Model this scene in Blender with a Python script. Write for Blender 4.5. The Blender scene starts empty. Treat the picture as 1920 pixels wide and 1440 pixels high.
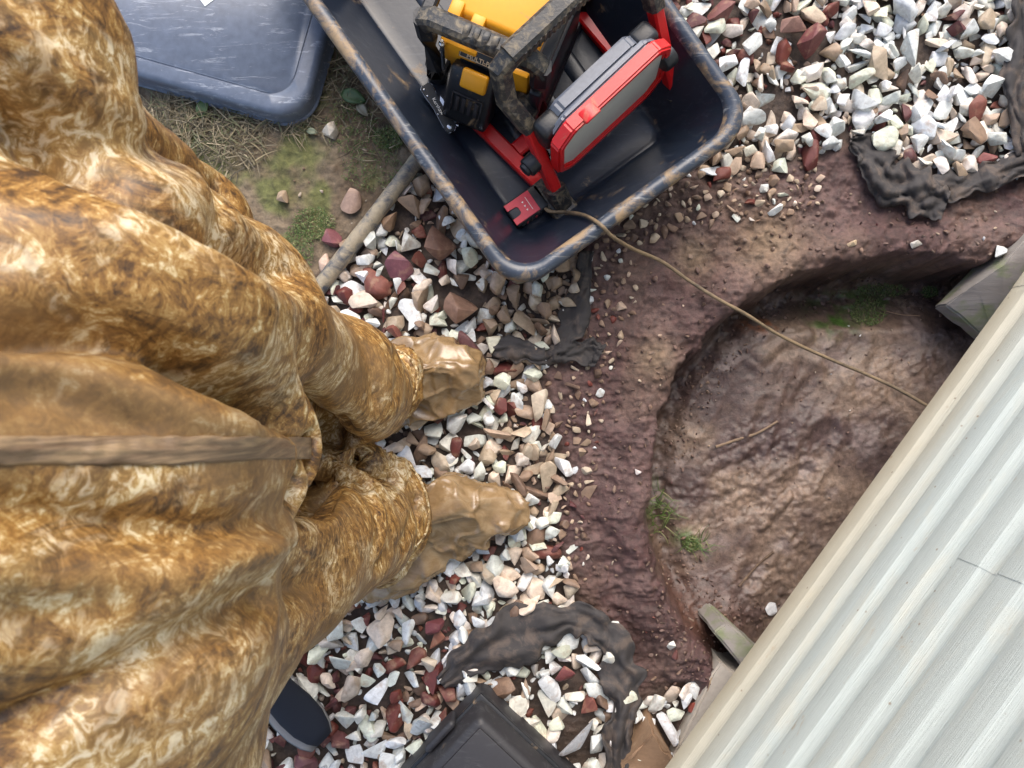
import bpy, bmesh, math, random
import numpy as np
from mathutils import Vector, Matrix
from mathutils.bvhtree import BVHTree
random.seed(7); RNG = np.random.default_rng(11)
S = bpy.context.scene; COL = S.collection
H = 1.65                       # camera height in metres, looking straight down
FPX = 960 / math.tan(math.radians(33.65))

def P(px, py, z=0.0):
    """where the line of sight of a photo pixel meets height z"""
    k = (H - z) / FPX
    return Vector(((px - 960) * k, (720 - py) * k, z))

# ------------------------------------------------------------------ camera, sky, sun
cd = bpy.data.cameras.new('camera'); cam = bpy.data.objects.new('camera', cd); COL.objects.link(cam)
cam.location = (0, 0, H); cam.rotation_euler = (0, 0, 0)
cd.sensor_width = 36; cd.lens = 18 / math.tan(math.radians(33.65)); cd.clip_end = 500; cd.clip_start = .01
cd.dof.use_dof = True; cd.dof.focus_distance = 1.5; cd.dof.aperture_fstop = 14
S.camera = cam
W = bpy.data.worlds.new('World'); S.world = W; W.use_nodes = True
wn = W.node_tree; sky = wn.nodes.new('ShaderNodeTexSky'); sky.sky_type = 'NISHITA'; sky.sun_disc = False
SUN_EL, SUN_AZ = 47, 4        # azimuth clockwise from +y
sky.sun_elevation = math.radians(SUN_EL); sky.sun_rotation = math.radians(SUN_AZ)
sky.dust_density = 3.0; sky.air_density = 1.0; sky.ozone_density = .6
wn.links.new(sky.outputs[0], wn.nodes['Background'].inputs[0]); wn.nodes['Background'].inputs[1].default_value = 0.15
sl = bpy.data.lights.new('sun', 'SUN'); sl.energy = 1.2; sl.angle = math.radians(48); sl.color = (1, .93, .84)
so = bpy.data.objects.new('sun', sl); COL.objects.link(so)
el, az = math.radians(SUN_EL), math.radians(SUN_AZ)
so.rotation_euler = Vector((math.sin(az) * math.cos(el), math.cos(az) * math.cos(el), math.sin(el))).to_track_quat('Z', 'Y').to_euler()
S.view_settings.view_transform = 'Standard'; S.view_settings.look = 'None'; S.view_settings.exposure = 1.05; S.view_settings.gamma = 1
S.view_settings.use_curve_mapping = False

# ------------------------------------------------------------------ small helpers
def tag(o, label=None, cat=None, group=None, kind=None):
    if label: o['label'] = label
    if cat: o['category'] = cat
    if group: o['group'] = group
    if kind: o['kind'] = kind
    return o
def empty(name, loc, label, cat, group=None):
    o = bpy.data.objects.new(name, None); COL.objects.link(o); o.location = loc; o.empty_display_size = .05
    return tag(o, label, cat, group)
def link(name, me, mat, parent=None, smooth=True):
    o = bpy.data.objects.new(name, me); COL.objects.link(o)
    if mat: me.materials.append(mat)
    if smooth: me.polygons.foreach_set('use_smooth', [True] * len(me.polygons))
    if parent is not None:
        o.parent = parent; o.matrix_parent_inverse = Matrix.Translation(-parent.location)
    return o
def mesh_np(name, V, Q):
    """V (n,3), Q (m,k) faces of one size"""
    me = bpy.data.meshes.new(name); V = np.asarray(V, np.float32); Q = np.asarray(Q, np.int32)
    k = Q.shape[1]
    me.vertices.add(len(V)); me.vertices.foreach_set('co', V.ravel())
    me.loops.add(Q.size); me.loops.foreach_set('vertex_index', Q.ravel())
    me.polygons.add(len(Q)); me.polygons.foreach_set('loop_start', np.arange(0, Q.size, k, dtype=np.int32))
    me.update(calc_edges=True); return me
def catmull(pts, n=8):
    pts = [np.array(p, float) for p in pts]; out = []
    q = [2 * pts[0] - pts[1]] + pts + [2 * pts[-1] - pts[-2]]
    for i in range(1, len(q) - 2):
        for t in np.linspace(0, 1, n, endpoint=False):
            a, b, c, d = q[i - 1:i + 3]
            out.append(.5 * ((2 * b) + (-a + c) * t + (2 * a - 5 * b + 4 * c - d) * t * t + (-a + 3 * b - 3 * c + d) * t ** 3))
    out.append(pts[-1]); return out
class MB:
    def __init__(s): s.bm = bmesh.new()
    def box(s, size, M=Matrix(), bevel=0.0, seg=2, taper=None):
        b = bmesh.new(); bmesh.ops.create_cube(b, size=1)
        for v in b.verts: v.co = Vector((v.co.x * size[0], v.co.y * size[1], v.co.z * size[2]))
        if taper:
            for v in b.verts:
                if v.co.z > 0: v.co.x *= taper[0]; v.co.y *= taper[1]
        if bevel: bmesh.ops.bevel(b, geom=b.edges[:] + b.verts[:], offset=bevel, segments=seg, affect='EDGES', profile=.5)
        s._join(b, M); return s
    def cyl(s, r, h, M=Matrix(), seg=20, r2=None, bevel=0):
        b = bmesh.new(); bmesh.ops.create_cone(b, cap_ends=True, segments=seg, radius1=r, radius2=r if r2 is None else r2, depth=h)
        if bevel:
            e = [x for x in b.edges if abs(x.verts[0].co.z - x.verts[1].co.z) < 1e-6]
            bmesh.ops.bevel(b, geom=e, offset=bevel, segments=2, affect='EDGES', profile=.5)
        s._join(b, M); return s
    def sph(s, r, M=Matrix()):
        b = bmesh.new(); bmesh.ops.create_icosphere(b, subdivisions=2, radius=r); s._join(b, M); return s
    def _join(s, b, M):
        b.transform(M); m = bpy.data.meshes.new('t'); b.to_mesh(m); b.free(); s.bm.from_mesh(m); bpy.data.meshes.remove(m)
    def sweep(s, pts, rx, ry=None, sides=12, up=Vector((0, 0, 1)), ch=None, wob=0, closed=False, rs=None):
        """tube along pts; ch = chamfered rectangle profile"""
        ry = ry or rx; pts = [Vector(p) for p in pts]; n = len(pts)
        if ch is not None:
            prof = [(rx, ry - ch), (rx - ch, ry), (-rx + ch, ry), (-rx, ry - ch), (-rx, -ry + ch), (-rx + ch, -ry), (rx - ch, -ry), (rx, -ry + ch)]
        else:
            prof = [(rx * math.cos(a), ry * math.sin(a)) for a in [2 * math.pi * i / sides for i in range(sides)]]
        rings = []
        for i, p in enumerate(pts):
            t = (pts[min(i + 1, n - 1)] - pts[max(i - 1, 0)]).normalized()
            x = t.cross(up)
            if x.length < 1e-3: x = t.cross(Vector((0, 1, 0)))
            x.normalize(); y = x.cross(t)
            f = 1.0
            if 0 < i < n - 1:
                d1 = (p - pts[i - 1]).normalized(); d2 = (pts[i + 1] - p).normalized(); f = 1 / max(.6, math.sqrt((1 + d1.dot(d2)) / 2))
            r = (rs[i] if rs else 1) * (1 + random.uniform(-wob, wob))
            rings.append([s.bm.verts.new(p + x * a * f * r + y * b * r) for a, b in prof])
        m = len(prof)
        for i in range(n - 1):
            for j in range(m):
                s.bm.faces.new((rings[i][j], rings[i][(j + 1) % m], rings[i + 1][(j + 1) % m], rings[i + 1][j]))
        s.bm.faces.new(rings[0][::-1]); s.bm.faces.new(rings[-1]); return s
    def build(s, name, mat, parent=None, smooth=False, auto=True):
        bmesh.ops.recalc_face_normals(s.bm, faces=s.bm.faces)
        me = bpy.data.meshes.new(name); s.bm.to_mesh(me); s.bm.free()
        o = link(name, me, mat, parent, smooth or auto)
        if auto: me.set_sharp_from_angle(angle=math.radians(38))
        return o
def frame(o, x, y, z=None):
    x = Vector(x).normalized(); y = Vector(y).normalized(); z = Vector(z).normalized() if z is not None else x.cross(y).normalized()
    return Matrix(((x.x, y.x, z.x, o[0]), (x.y, y.y, z.y, o[1]), (x.z, y.z, z.z, o[2]), (0, 0, 0, 1)))
T = Matrix.Translation
def RX(d): return Matrix.Rotation(math.radians(d), 4, 'X')
def RY(d): return Matrix.Rotation(math.radians(d), 4, 'Y')
def RZ(d): return Matrix.Rotation(math.radians(d), 4, 'Z')
def lettering(txt, size, M, mat, parent, name='lettering', ext=.0003):
    c = bpy.data.curves.new(name, 'FONT'); c.body = txt; c.size = size; c.extrude = ext; c.align_x = 'CENTER'; c.align_y = 'CENTER'; c.resolution_u = 2
    o = bpy.data.objects.new(name, c); me = bpy.data.meshes.new_from_object(o); bpy.data.objects.remove(o)
    me.transform(M); return link(name, me, mat, parent, False)

# numpy noise ----------------------------------------------------------------
def _h(ix, iy, iz, s):
    n = (ix * 374761393 + iy * 668265263 + iz * 2147483647 % 1274126177 + iz * 1103515245 + s * 974634777) & 0xffffffff
    n = ((n ^ (n >> 13)) * 1274126177) & 0xffffffff
    n = ((n ^ (n >> 16)) * 2246822519) & 0xffffffff
    return ((n ^ (n >> 15)) & 0xffffff) / float(0xffffff) * 2 - 1
def vnoise(x, y, z=None, s=0):
    x = np.asarray(x, np.float64); y = np.asarray(y, np.float64)
    ix = np.floor(x).astype(np.int64); iy = np.floor(y).astype(np.int64); fx = x - ix; fy = y - iy
    ux = fx * fx * fx * (fx * (fx * 6 - 15) + 10); uy = fy * fy * fy * (fy * (fy * 6 - 15) + 10)
    def lay(iz):
        a = _h(ix, iy, iz, s); b = _h(ix + 1, iy, iz, s); c = _h(ix, iy + 1, iz, s); d = _h(ix + 1, iy + 1, iz, s)
        return (a + (b - a) * ux) * (1 - uy) + (c + (d - c) * ux) * uy
    if z is None: return lay(np.zeros_like(ix))
    z = np.asarray(z, np.float64); iz = np.floor(z).astype(np.int64); fz = z - iz; uz = fz * fz * (3 - 2 * fz)
    return lay(iz) * (1 - uz) + lay(iz + 1) * uz
def fbm(x, y, z=None, s=0, o=4, g=.5):
    a, t, r = 1.0, 0, 0
    for i in range(o):
        t = t + a * vnoise(x * 2 ** i + 17.3 * i, y * 2 ** i - 9.1 * i, None if z is None else z * 2 ** i, s + i); r += a; a *= g
    return t / r
def sstep(a, b, x):
    t = np.clip((x - a) / (b - a), 0, 1); return t * t * (3 - 2 * t)
def poly_sd(X, Y, poly):
    """signed distance to polygon, positive inside"""
    p = np.array(poly, float); D = np.full(X.shape, 1e9); ins = np.zeros(X.shape, bool)
    for i in range(len(p)):
        a = p[i]; b = p[(i + 1) % len(p)]; e = b - a; L = e @ e
        t = np.clip(((X - a[0]) * e[0] + (Y - a[1]) * e[1]) / L, 0, 1)
        D = np.minimum(D, (X - a[0] - t * e[0]) ** 2 + (Y - a[1] - t * e[1]) ** 2)
        if a[1] != b[1]:
            c = ((a[1] > Y) != (b[1] > Y)) & (X < (b[0] - a[0]) * (Y - a[1]) / (b[1] - a[1]) + a[0]); ins ^= c
    D = np.sqrt(D); return np.where(ins, D, -D)

# ------------------------------------------------------------------ materials
def mat(name):
    m = bpy.data.materials.new(name); m.use_nodes = True; nt = m.node_tree; b = nt.nodes['Principled BSDF']
    return m, nt, b
def nd(nt, t, **k):
    n = nt.nodes.new(t)
    for a, v in k.items():
        if a.startswith('i_'): n.inputs[a[2:].replace('_', ' ')].default_value = v
        else: setattr(n, a, v)
    return n
def noise(nt, scale, detail=4, rough=.55, dist=0, vec=None, lac=2):
    n = nd(nt, 'ShaderNodeTexNoise'); n.inputs['Scale'].default_value = scale; n.inputs['Detail'].default_value = detail
    n.inputs['Roughness'].default_value = rough; n.inputs['Distortion'].default_value = dist
    if vec is not None: nt.links.new(vec, n.inputs['Vector'])
    return n.outputs['Fac']
def coords(nt, scale=(1, 1, 1), rot=(0, 0, 0)):
    t = nd(nt, 'ShaderNodeTexCoord'); m = nd(nt, 'ShaderNodeMapping'); m.inputs['Scale'].default_value = scale; m.inputs['Rotation'].default_value = rot
    nt.links.new(t.outputs['Object'], m.inputs['Vector']); return m.outputs['Vector']
def ramp(nt, fac, stops, mode='LINEAR'):
    r = nd(nt, 'ShaderNodeValToRGB'); r.color_ramp.interpolation = mode; e = r.color_ramp.elements
    while len(e) < len(stops): e.new(.5)
    for x, (p, c) in zip(e, stops):
        x.position = p; x.color = (*c, 1) if not isinstance(c, (int, float)) else (c, c, c, 1)
    nt.links.new(fac, r.inputs[0]); return r.outputs[0]
def mixc(nt, fac, a, b, mode='MIX'):
    n = nd(nt, 'ShaderNodeMix'); n.data_type = 'RGBA'; n.blend_type = mode
    for s, v in ((0, fac), (6, a), (7, b)):
        if hasattr(v, 'links') or hasattr(v, 'is_linked'): nt.links.new(v, n.inputs[s])
        else: n.inputs[s].default_value = v if isinstance(v, (int, float)) else (*v, 1)
    return n.outputs[2]
def bump(nt, b, h, strength=.4, dist=.002):
    n = nd(nt, 'ShaderNodeBump'); n.inputs['Strength'].default_value = strength; n.inputs['Distance'].default_value = dist
    nt.links.new(h, n.inputs['Height']); nt.links.new(n.outputs[0], b.inputs['Normal']); return n
def setc(nt, b, c):
    if hasattr(c, 'is_linked'): nt.links.new(c, b.inputs['Base Color'])
    else: b.inputs['Base Color'].default_value = (*c, 1)

def dirty(name, base, rough=.4, mud=.5, mudc=(.30, .21, .12), scale=14, stretch=(1, 1, 1), rot=(0, 0, 0), bs=.25, mottle=.25, metal=0, soft=.06, scr=0, scrc=(.45, .46, .45)):
    """a base colour under smears of dried mud; mud = noise threshold (higher = cleaner)"""
    m, nt, b = mat(name); v = coords(nt, stretch, rot)
    n1 = noise(nt, scale, 9, .68, .6, v); n2 = noise(nt, scale * 6, 5, .6, 0, v)
    dark = tuple(c * (1 - mottle) for c in base); lite = tuple(min(1, c * (1 + mottle)) for c in base)
    c = mixc(nt, n2, dark, lite)
    if scr:
        n3 = noise(nt, 1, 8, .75, 1.2, coords(nt, (9, 60, 30), (0, 0, .5)))
        c = mixc(nt, ramp(nt, n3, [(.55, 0.), (.66, scr)]), c, scrc)
    mk = ramp(nt, n1, [(mud - soft, 0.), (mud + soft, 1.)])
    mc = mixc(nt, noise(nt, scale * 4, 5, .6, 0, v), tuple(x * .6 for x in mudc), tuple(min(1, x * 1.35) for x in mudc))
    c = mixc(nt, mk, c, mc); setc(nt, b, c)
    r = ramp(nt, mk, [(0, rough), (1, .62)]); nt.links.new(r, b.inputs['Roughness']); b.inputs['Metallic'].default_value = metal
    bump(nt, b, mixc(nt, .35, n1, n2), bs, .002); return m
M_tub = dirty('black_tub_plastic', (.013, .019, .032), .28, .655, scale=9, stretch=(1, 1, 1), bs=.3, scr=.12, scrc=(.2, .22, .25))
M_rim = dirty('tub_rim_plastic', (.04, .052, .075), .3, .55, scale=16, stretch=(1, 1, 1), bs=.35, scr=.5)
M_tray = dirty('scuffed_tray_plastic', (.11, .135, .185), .3, .76, scale=9, bs=.15, scr=.55, scrc=(.5, .54, .6), mottle=.35)
M_case = dirty('black_case_plastic', (.028, .027, .031), .5, .74, scale=20, bs=.12, scr=.1)
M_rubber = dirty('muddy_black_rubber', (.022, .023, .025), .42, .57, scale=60, stretch=(1, 1, 1), bs=.7, soft=.10, mudc=(.22, .18, .12), scr=.5, scrc=(.24, .22, .18))
M_rubber2 = dirty('black_rubber', (.014, .016, .02), .4, .66, scale=30, bs=.4)
M_red = dirty('red_powder_coat', (.62, .012, .014), .3, .68, scale=18, bs=.25, mudc=(.42, .2, .12), mottle=.12)
M_yel = dirty('yellow_plastic', (.82, .36, .012), .42, .70, scale=16, bs=.15, mottle=.08)
M_grey = dirty('grey_housing', (.16, .18, .22), .38, .72, scale=20, bs=.2)
M_lens = dirty('frosted_lens', (.52, .52, .49), .35, .78, scale=12, bs=.08, mottle=.08)
M_metal = dirty('steel', (.65, .65, .66), .22, .8, metal=1, bs=.1)
M_bred = dirty('red_battery_plastic', (.55, .04, .06), .45, .78, scale=30, bs=.1, mottle=.1)
M_pole = dirty('muddy_pole', (.055, .065, .085), .5, .46, mudc=(.32, .27, .19), scale=34, bs=.6, soft=.1)
M_cable = dirty('muddy_cable', (.03, .028, .026), .5, .42, mudc=(.23, .165, .095), scale=14, bs=.5, soft=.12)
M_conc = dirty('concrete', (.40, .36, .31), .85, .70, mudc=(.16, .10, .07), scale=14, bs=.6)
M_knife = dirty('knife_scales', (.012, .013, .015), .45, .9, bs=.2)
def flat(name, c, r=.5, e=None):
    m, nt, b = mat(name); v = noise(nt, 60, 3); setc(nt, b, mixc(nt, v, tuple(x * .88 for x in c), tuple(min(1, x * 1.1) for x in c))); b.inputs['Roughness'].default_value = r; return m
M_white = flat('white_print', (.75, .75, .72)); M_paper = flat('paper_label', (.75, .82, .80)); M_tan = flat('tan_print', (.75, .55, .35))
M_navy = flat('navy_knit', (.010, .014, .026), .9); M_sole = flat('grey_sole', (.12, .135, .15), .6); M_sole2 = flat('light_sole', (.24, .235, .235), .6)

# vinyl siding
M_vinyl, nt, b = mat('vinyl_siding'); v = coords(nt, (1, 1, 1))
g = noise(nt, 1, 6, .7, .6, coords(nt, (9, 500, 500)))
gd = noise(nt, 5, 8, .62, .5, coords(nt, (.8, 2.4, 2.4)))
c = mixc(nt, g, (.38, .43, .41), (.63, .69, .66))
c = mixc(nt, ramp(nt, gd, [(.50, 0.), (.70, .6)]), c, (.60, .57, .46))
lowd = nd(nt, 'ShaderNodeSeparateXYZ'); nt.links.new(v, lowd.inputs[0])
lw = nd(nt, 'ShaderNodeMapRange'); lw.inputs['From Min'].default_value = .34; lw.inputs['From Max'].default_value = .12; nt.links.new(lowd.outputs[2], lw.inputs['Value'])
c = mixc(nt, lw.outputs[0], c, mixc(nt, noise(nt, 14, 6, .7, .3, coords(nt, (.6, 1, 1))), (.42, .35, .23), (.62, .57, .44)))
for sc_, th_, col_, sx_ in ((13, .035, (.30, .20, .10), 1), (30, .04, (.24, .17, .10), 1), (7, .045, (.40, .29, .17), .45)):
    sp = nd(nt, 'ShaderNodeTexVoronoi'); sp.inputs['Scale'].default_value = sc_; nt.links.new(coords(nt, (sx_, 1, 1)), sp.inputs['Vector'])
    gate = noise(nt, 3.3, 2, .5, 0, coords(nt, (1, 1, 1), (sc_, 0, 0)))
    k_ = nd(nt, 'ShaderNodeMath', operation='MULTIPLY'); nt.links.new(ramp(nt, sp.outputs['Distance'], [(th_, .8), (th_ * 2.2, 0.)]), k_.inputs[0]); nt.links.new(ramp(nt, gate, [(.42, 0.), (.50, 1.)]), k_.inputs[1])
    c = mixc(nt, k_.outputs[0], c, col_)
st = noise(nt, 22, 6, .7, .8, coords(nt, (.35, 1, 1)))
c = mixc(nt, ramp(nt, st, [(.64, 0.), (.71, .55)]), c, (.42, .30, .17))
setc(nt, b, c); b.inputs['Roughness'].default_value = .4; bump(nt, b, g, .9, .0016)
M_vinyl2 = M_vinyl

# ground: colours come from a vertex attribute, fine grain from nodes
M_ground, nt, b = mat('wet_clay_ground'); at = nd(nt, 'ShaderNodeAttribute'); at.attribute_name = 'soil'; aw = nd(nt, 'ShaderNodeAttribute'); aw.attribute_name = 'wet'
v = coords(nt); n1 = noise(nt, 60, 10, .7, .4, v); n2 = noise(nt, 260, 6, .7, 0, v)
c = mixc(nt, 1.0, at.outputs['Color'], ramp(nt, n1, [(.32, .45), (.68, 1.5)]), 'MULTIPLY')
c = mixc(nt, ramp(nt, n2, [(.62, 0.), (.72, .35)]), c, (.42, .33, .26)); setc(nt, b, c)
r = nd(nt, 'ShaderNodeMapRange'); r.inputs['To Min'].default_value = .85; r.inputs['To Max'].default_value = .34; nt.links.new(aw.outputs['Fac'], r.inputs['Value'])
mr = nd(nt, 'ShaderNodeMath', operation='ADD'); nt.links.new(r.outputs[0], mr.inputs[0])
q = nd(nt, 'ShaderNodeMath', operation='MULTIPLY_ADD'); nt.links.new(n1, q.inputs[0]); q.inputs[1].default_value = .35; q.inputs[2].default_value = -.15
nt.links.new(q.outputs[0], mr.inputs[1]); nt.links.new(mr.outputs[0], b.inputs['Roughness'])
bn = bump(nt, b, mixc(nt, .4, n1, n2), .8, .005); bm_ = nd(nt, 'ShaderNodeMapRange'); bm_.inputs['From Min'].default_value = .45; bm_.inputs['From Max'].default_value = 1.0; bm_.inputs['To Min'].default_value = .9; bm_.inputs['To Max'].default_value = .6; nt.links.new(aw.outputs['Fac'], bm_.inputs['Value']); nt.links.new(bm_.outputs[0], bn.inputs['Strength'])

# stones: colour from attribute + mottling
M_stone, nt, b = mat('landscape_stone'); at = nd(nt, 'ShaderNodeAttribute'); at.attribute_name = 'tint'; v = coords(nt)
n1 = noise(nt, 70, 7, .65, .5, v); n2 = noise(nt, 330, 4, .6, 0, v)
c = mixc(nt, 1.0, at.outputs['Color'], ramp(nt, n1, [(.3, .72), (.6, 1.12)]), 'MULTIPLY')
c = mixc(nt, ramp(nt, noise(nt, 45, 6, .6, .3, v), [(.53, 0.), (.70, .6)]), c, (.34, .22, .14))
setc(nt, b, c); b.inputs['Roughness'].default_value = .6
bump(nt, b, mixc(nt, .5, n1, n2), .5, .003)

# fabric (landscape cloth)
M_cloth, nt, b = mat('landscape_fabric'); v = coords(nt); w1 = noise(nt, 900, 2, .5, 0, coords(nt, (1, .25, 1))); n1 = noise(nt, 25, 8, .65, .5, v)
c = mixc(nt, n1, (.018, .017, .019), (.07, .062, .06)); c = mixc(nt, ramp(nt, n1, [(.50, 0.), (.62, .5)]), c, (.15, .11, .085)); setc(nt, b, c)
b.inputs['Roughness'].default_value = .78; bump(nt, b, mixc(nt, .5, n1, w1), .7, .002)

# coverall: tan mud in swirls over cream plastic fabric
def coverall(name, big=1.0):
    m, nt, b = mat(name)
    tc = nd(nt, 'ShaderNodeTexCoord'); sep = nd(nt, 'ShaderNodeSeparateXYZ'); nt.links.new(tc.outputs['Object'], sep.inputs[0])
    va = coords(nt, (1, 1, .55)); vb = coords(nt, (.9, .9, 3.6))
    na = noise(nt, 21 * big, 7, .64, 2.4, va); nb = noise(nt, 24 * big, 7, .64, 1.6, vb); nc = noise(nt, 62, 7, .74, 1.3, coords(nt, (1, 1, 1.6)))
    mr = nd(nt, 'ShaderNodeMapRange'); mr.inputs['From Min'].default_value = .85; mr.inputs['From Max'].default_value = .45; nt.links.new(sep.outputs[2], mr.inputs['Value'])
    n = mixc(nt, mr.outputs[0], na, nb)
    sn = nd(nt, 'ShaderNodeMath', operation='MULTIPLY'); nt.links.new(n, sn.inputs[0]); sn.inputs[1].default_value = 85
    s2 = nd(nt, 'ShaderNodeMath', operation='SINE'); nt.links.new(sn.outputs[0], s2.inputs[0])
    s3 = nd(nt, 'ShaderNodeMath', operation='MULTIPLY_ADD'); nt.links.new(s2.outputs[0], s3.inputs[0]); s3.inputs[1].default_value = .085; s3.inputs[2].default_value = .5
    n = mixc(nt, .48, n, nc); n = mixc(nt, .16, n, s3.outputs[0])
    c = ramp(nt, n, [(.415, (.045, .021, .007)), (.465, (.145, .070, .018)), (.51, (.29, .145, .034)), (.55, (.43, .265, .085)), (.60, (.74, .62, .38))])
    lo = noise(nt, 5, 4, .6, 1.0, va); c = mixc(nt, ramp(nt, lo, [(.50, 0.), (.60, .75)]), c, mixc(nt, nc, (.11, .06, .025), (.30, .18, .07)))
    hi = noise(nt, 7, 5, .6, 1.5, coords(nt, (1.3, 1.1, .5), (.3, .2, .1))); c = mixc(nt, ramp(nt, hi, [(.52, 0.), (.64, .7)]), c, ramp(nt, nc, [(.42, (.30, .17, .05)), (.5, (.55, .37, .14)), (.56, (.85, .76, .55))]))
    setc(nt, b, c); b.inputs['Roughness'].default_value = .52; b.inputs['Coat Weight'].default_value = .12; b.inputs['Coat Roughness'].default_value = .25
    b.inputs['Subsurface Weight'].default_value = 0.0
    bump(nt, b, mixc(nt, .3, na, nc), .22, .003); return m
M_suit = coverall('muddy_coverall_fabric')
M_flap, nt, b = mat('muddy_flap'); n = noise(nt, 20, 8, .68, 1.4, coords(nt, (.5, 6, .5)))
setc(nt, b, ramp(nt, n, [(.3, (.10, .06, .032)), (.5, (.20, .135, .08)), (.62, (.32, .22, .12)), (.72, (.5, .4, .25))])); b.inputs['Roughness'].default_value = .5; bump(nt, b, n, .4, .003)
M_boot, nt, b = mat('wet_muddy_boot_cover'); n = noise(nt, 22, 8, .62, .9, coords(nt, (.8, 1.3, 1.3))); n2 = noise(nt, 120, 5, .6, 1.5, coords(nt))
setc(nt, b, ramp(nt, n, [(.3, (.16, .10, .045)), (.5, (.27, .175, .085)), (.7, (.36, .26, .15))])); b.inputs['Roughness'].default_value = .16
b.inputs['Coat Weight'].default_value = .5; b.inputs['Coat Roughness'].default_value = .2
bump(nt, b, mixc(nt, .3, n, n2), .6, .004)
M_skin = flat('skin', (.5, .32, .24), .5)

# ------------------------------------------------------------------ ground sheet
PIT = [(2000, 455), (1920, 470), (1850, 497), (1750, 492), (1650, 494), (1560, 508), (1480, 532), (1400, 575), (1340, 622), (1290, 682), (1255, 745), (1236, 820), (1224, 900),
       (1220, 980), (1232, 1050), (1258, 1120), (1290, 1180), (1345, 1235), (1500, 1500), (2300, 1500)]
GR_A = [(1215, -300), (2250, -300), (2250, 250), (2000, 300), (1880, 330), (1760, 330), (1690, 300), (1600, 262), (1545, 285), (1470, 305), (1400, 320), (1330, 335), (1290, 260), (1240, 60)]
GR_B = [(600, 530), (690, 430), (760, 335), (800, 330), (950, 470), (1075, 470), (1085, 540), (1060, 600), (1010, 690), (1030, 800), (1060, 880), (1030, 980), (1065, 1080), (1085, 1140),
        (1150, 1180), (1175, 1260), (1185, 1720), (300, 1720), (420, 1200), (500, 700)]
GR_C = [(1190, 1320), (1250, 1290), (1300, 1285), (1275, 1370), (1250, 1500), (1180, 1500)]
DIRT = [(-200, -200), (700, -200), (800, 330), (760, 330), (600, 530), (500, 700), (-200, 1700)]
def axis(lo, hi, step, far=22, n=26):
    a = np.arange(lo, hi + step / 2, step); g = step * 1.0; e = np.geomspace(.02, far, n)
    return np.concatenate([(lo - e)[::-1], a, hi + e])
gx = axis(-1.16, 1.16, .0032); gy = axis(-.88, .88, .0032)
GX, GY = np.meshgrid(gx, gy, indexing='ij')
def topx(X, Y): return X * FPX / H + 960, 720 - Y * FPX / H
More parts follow.
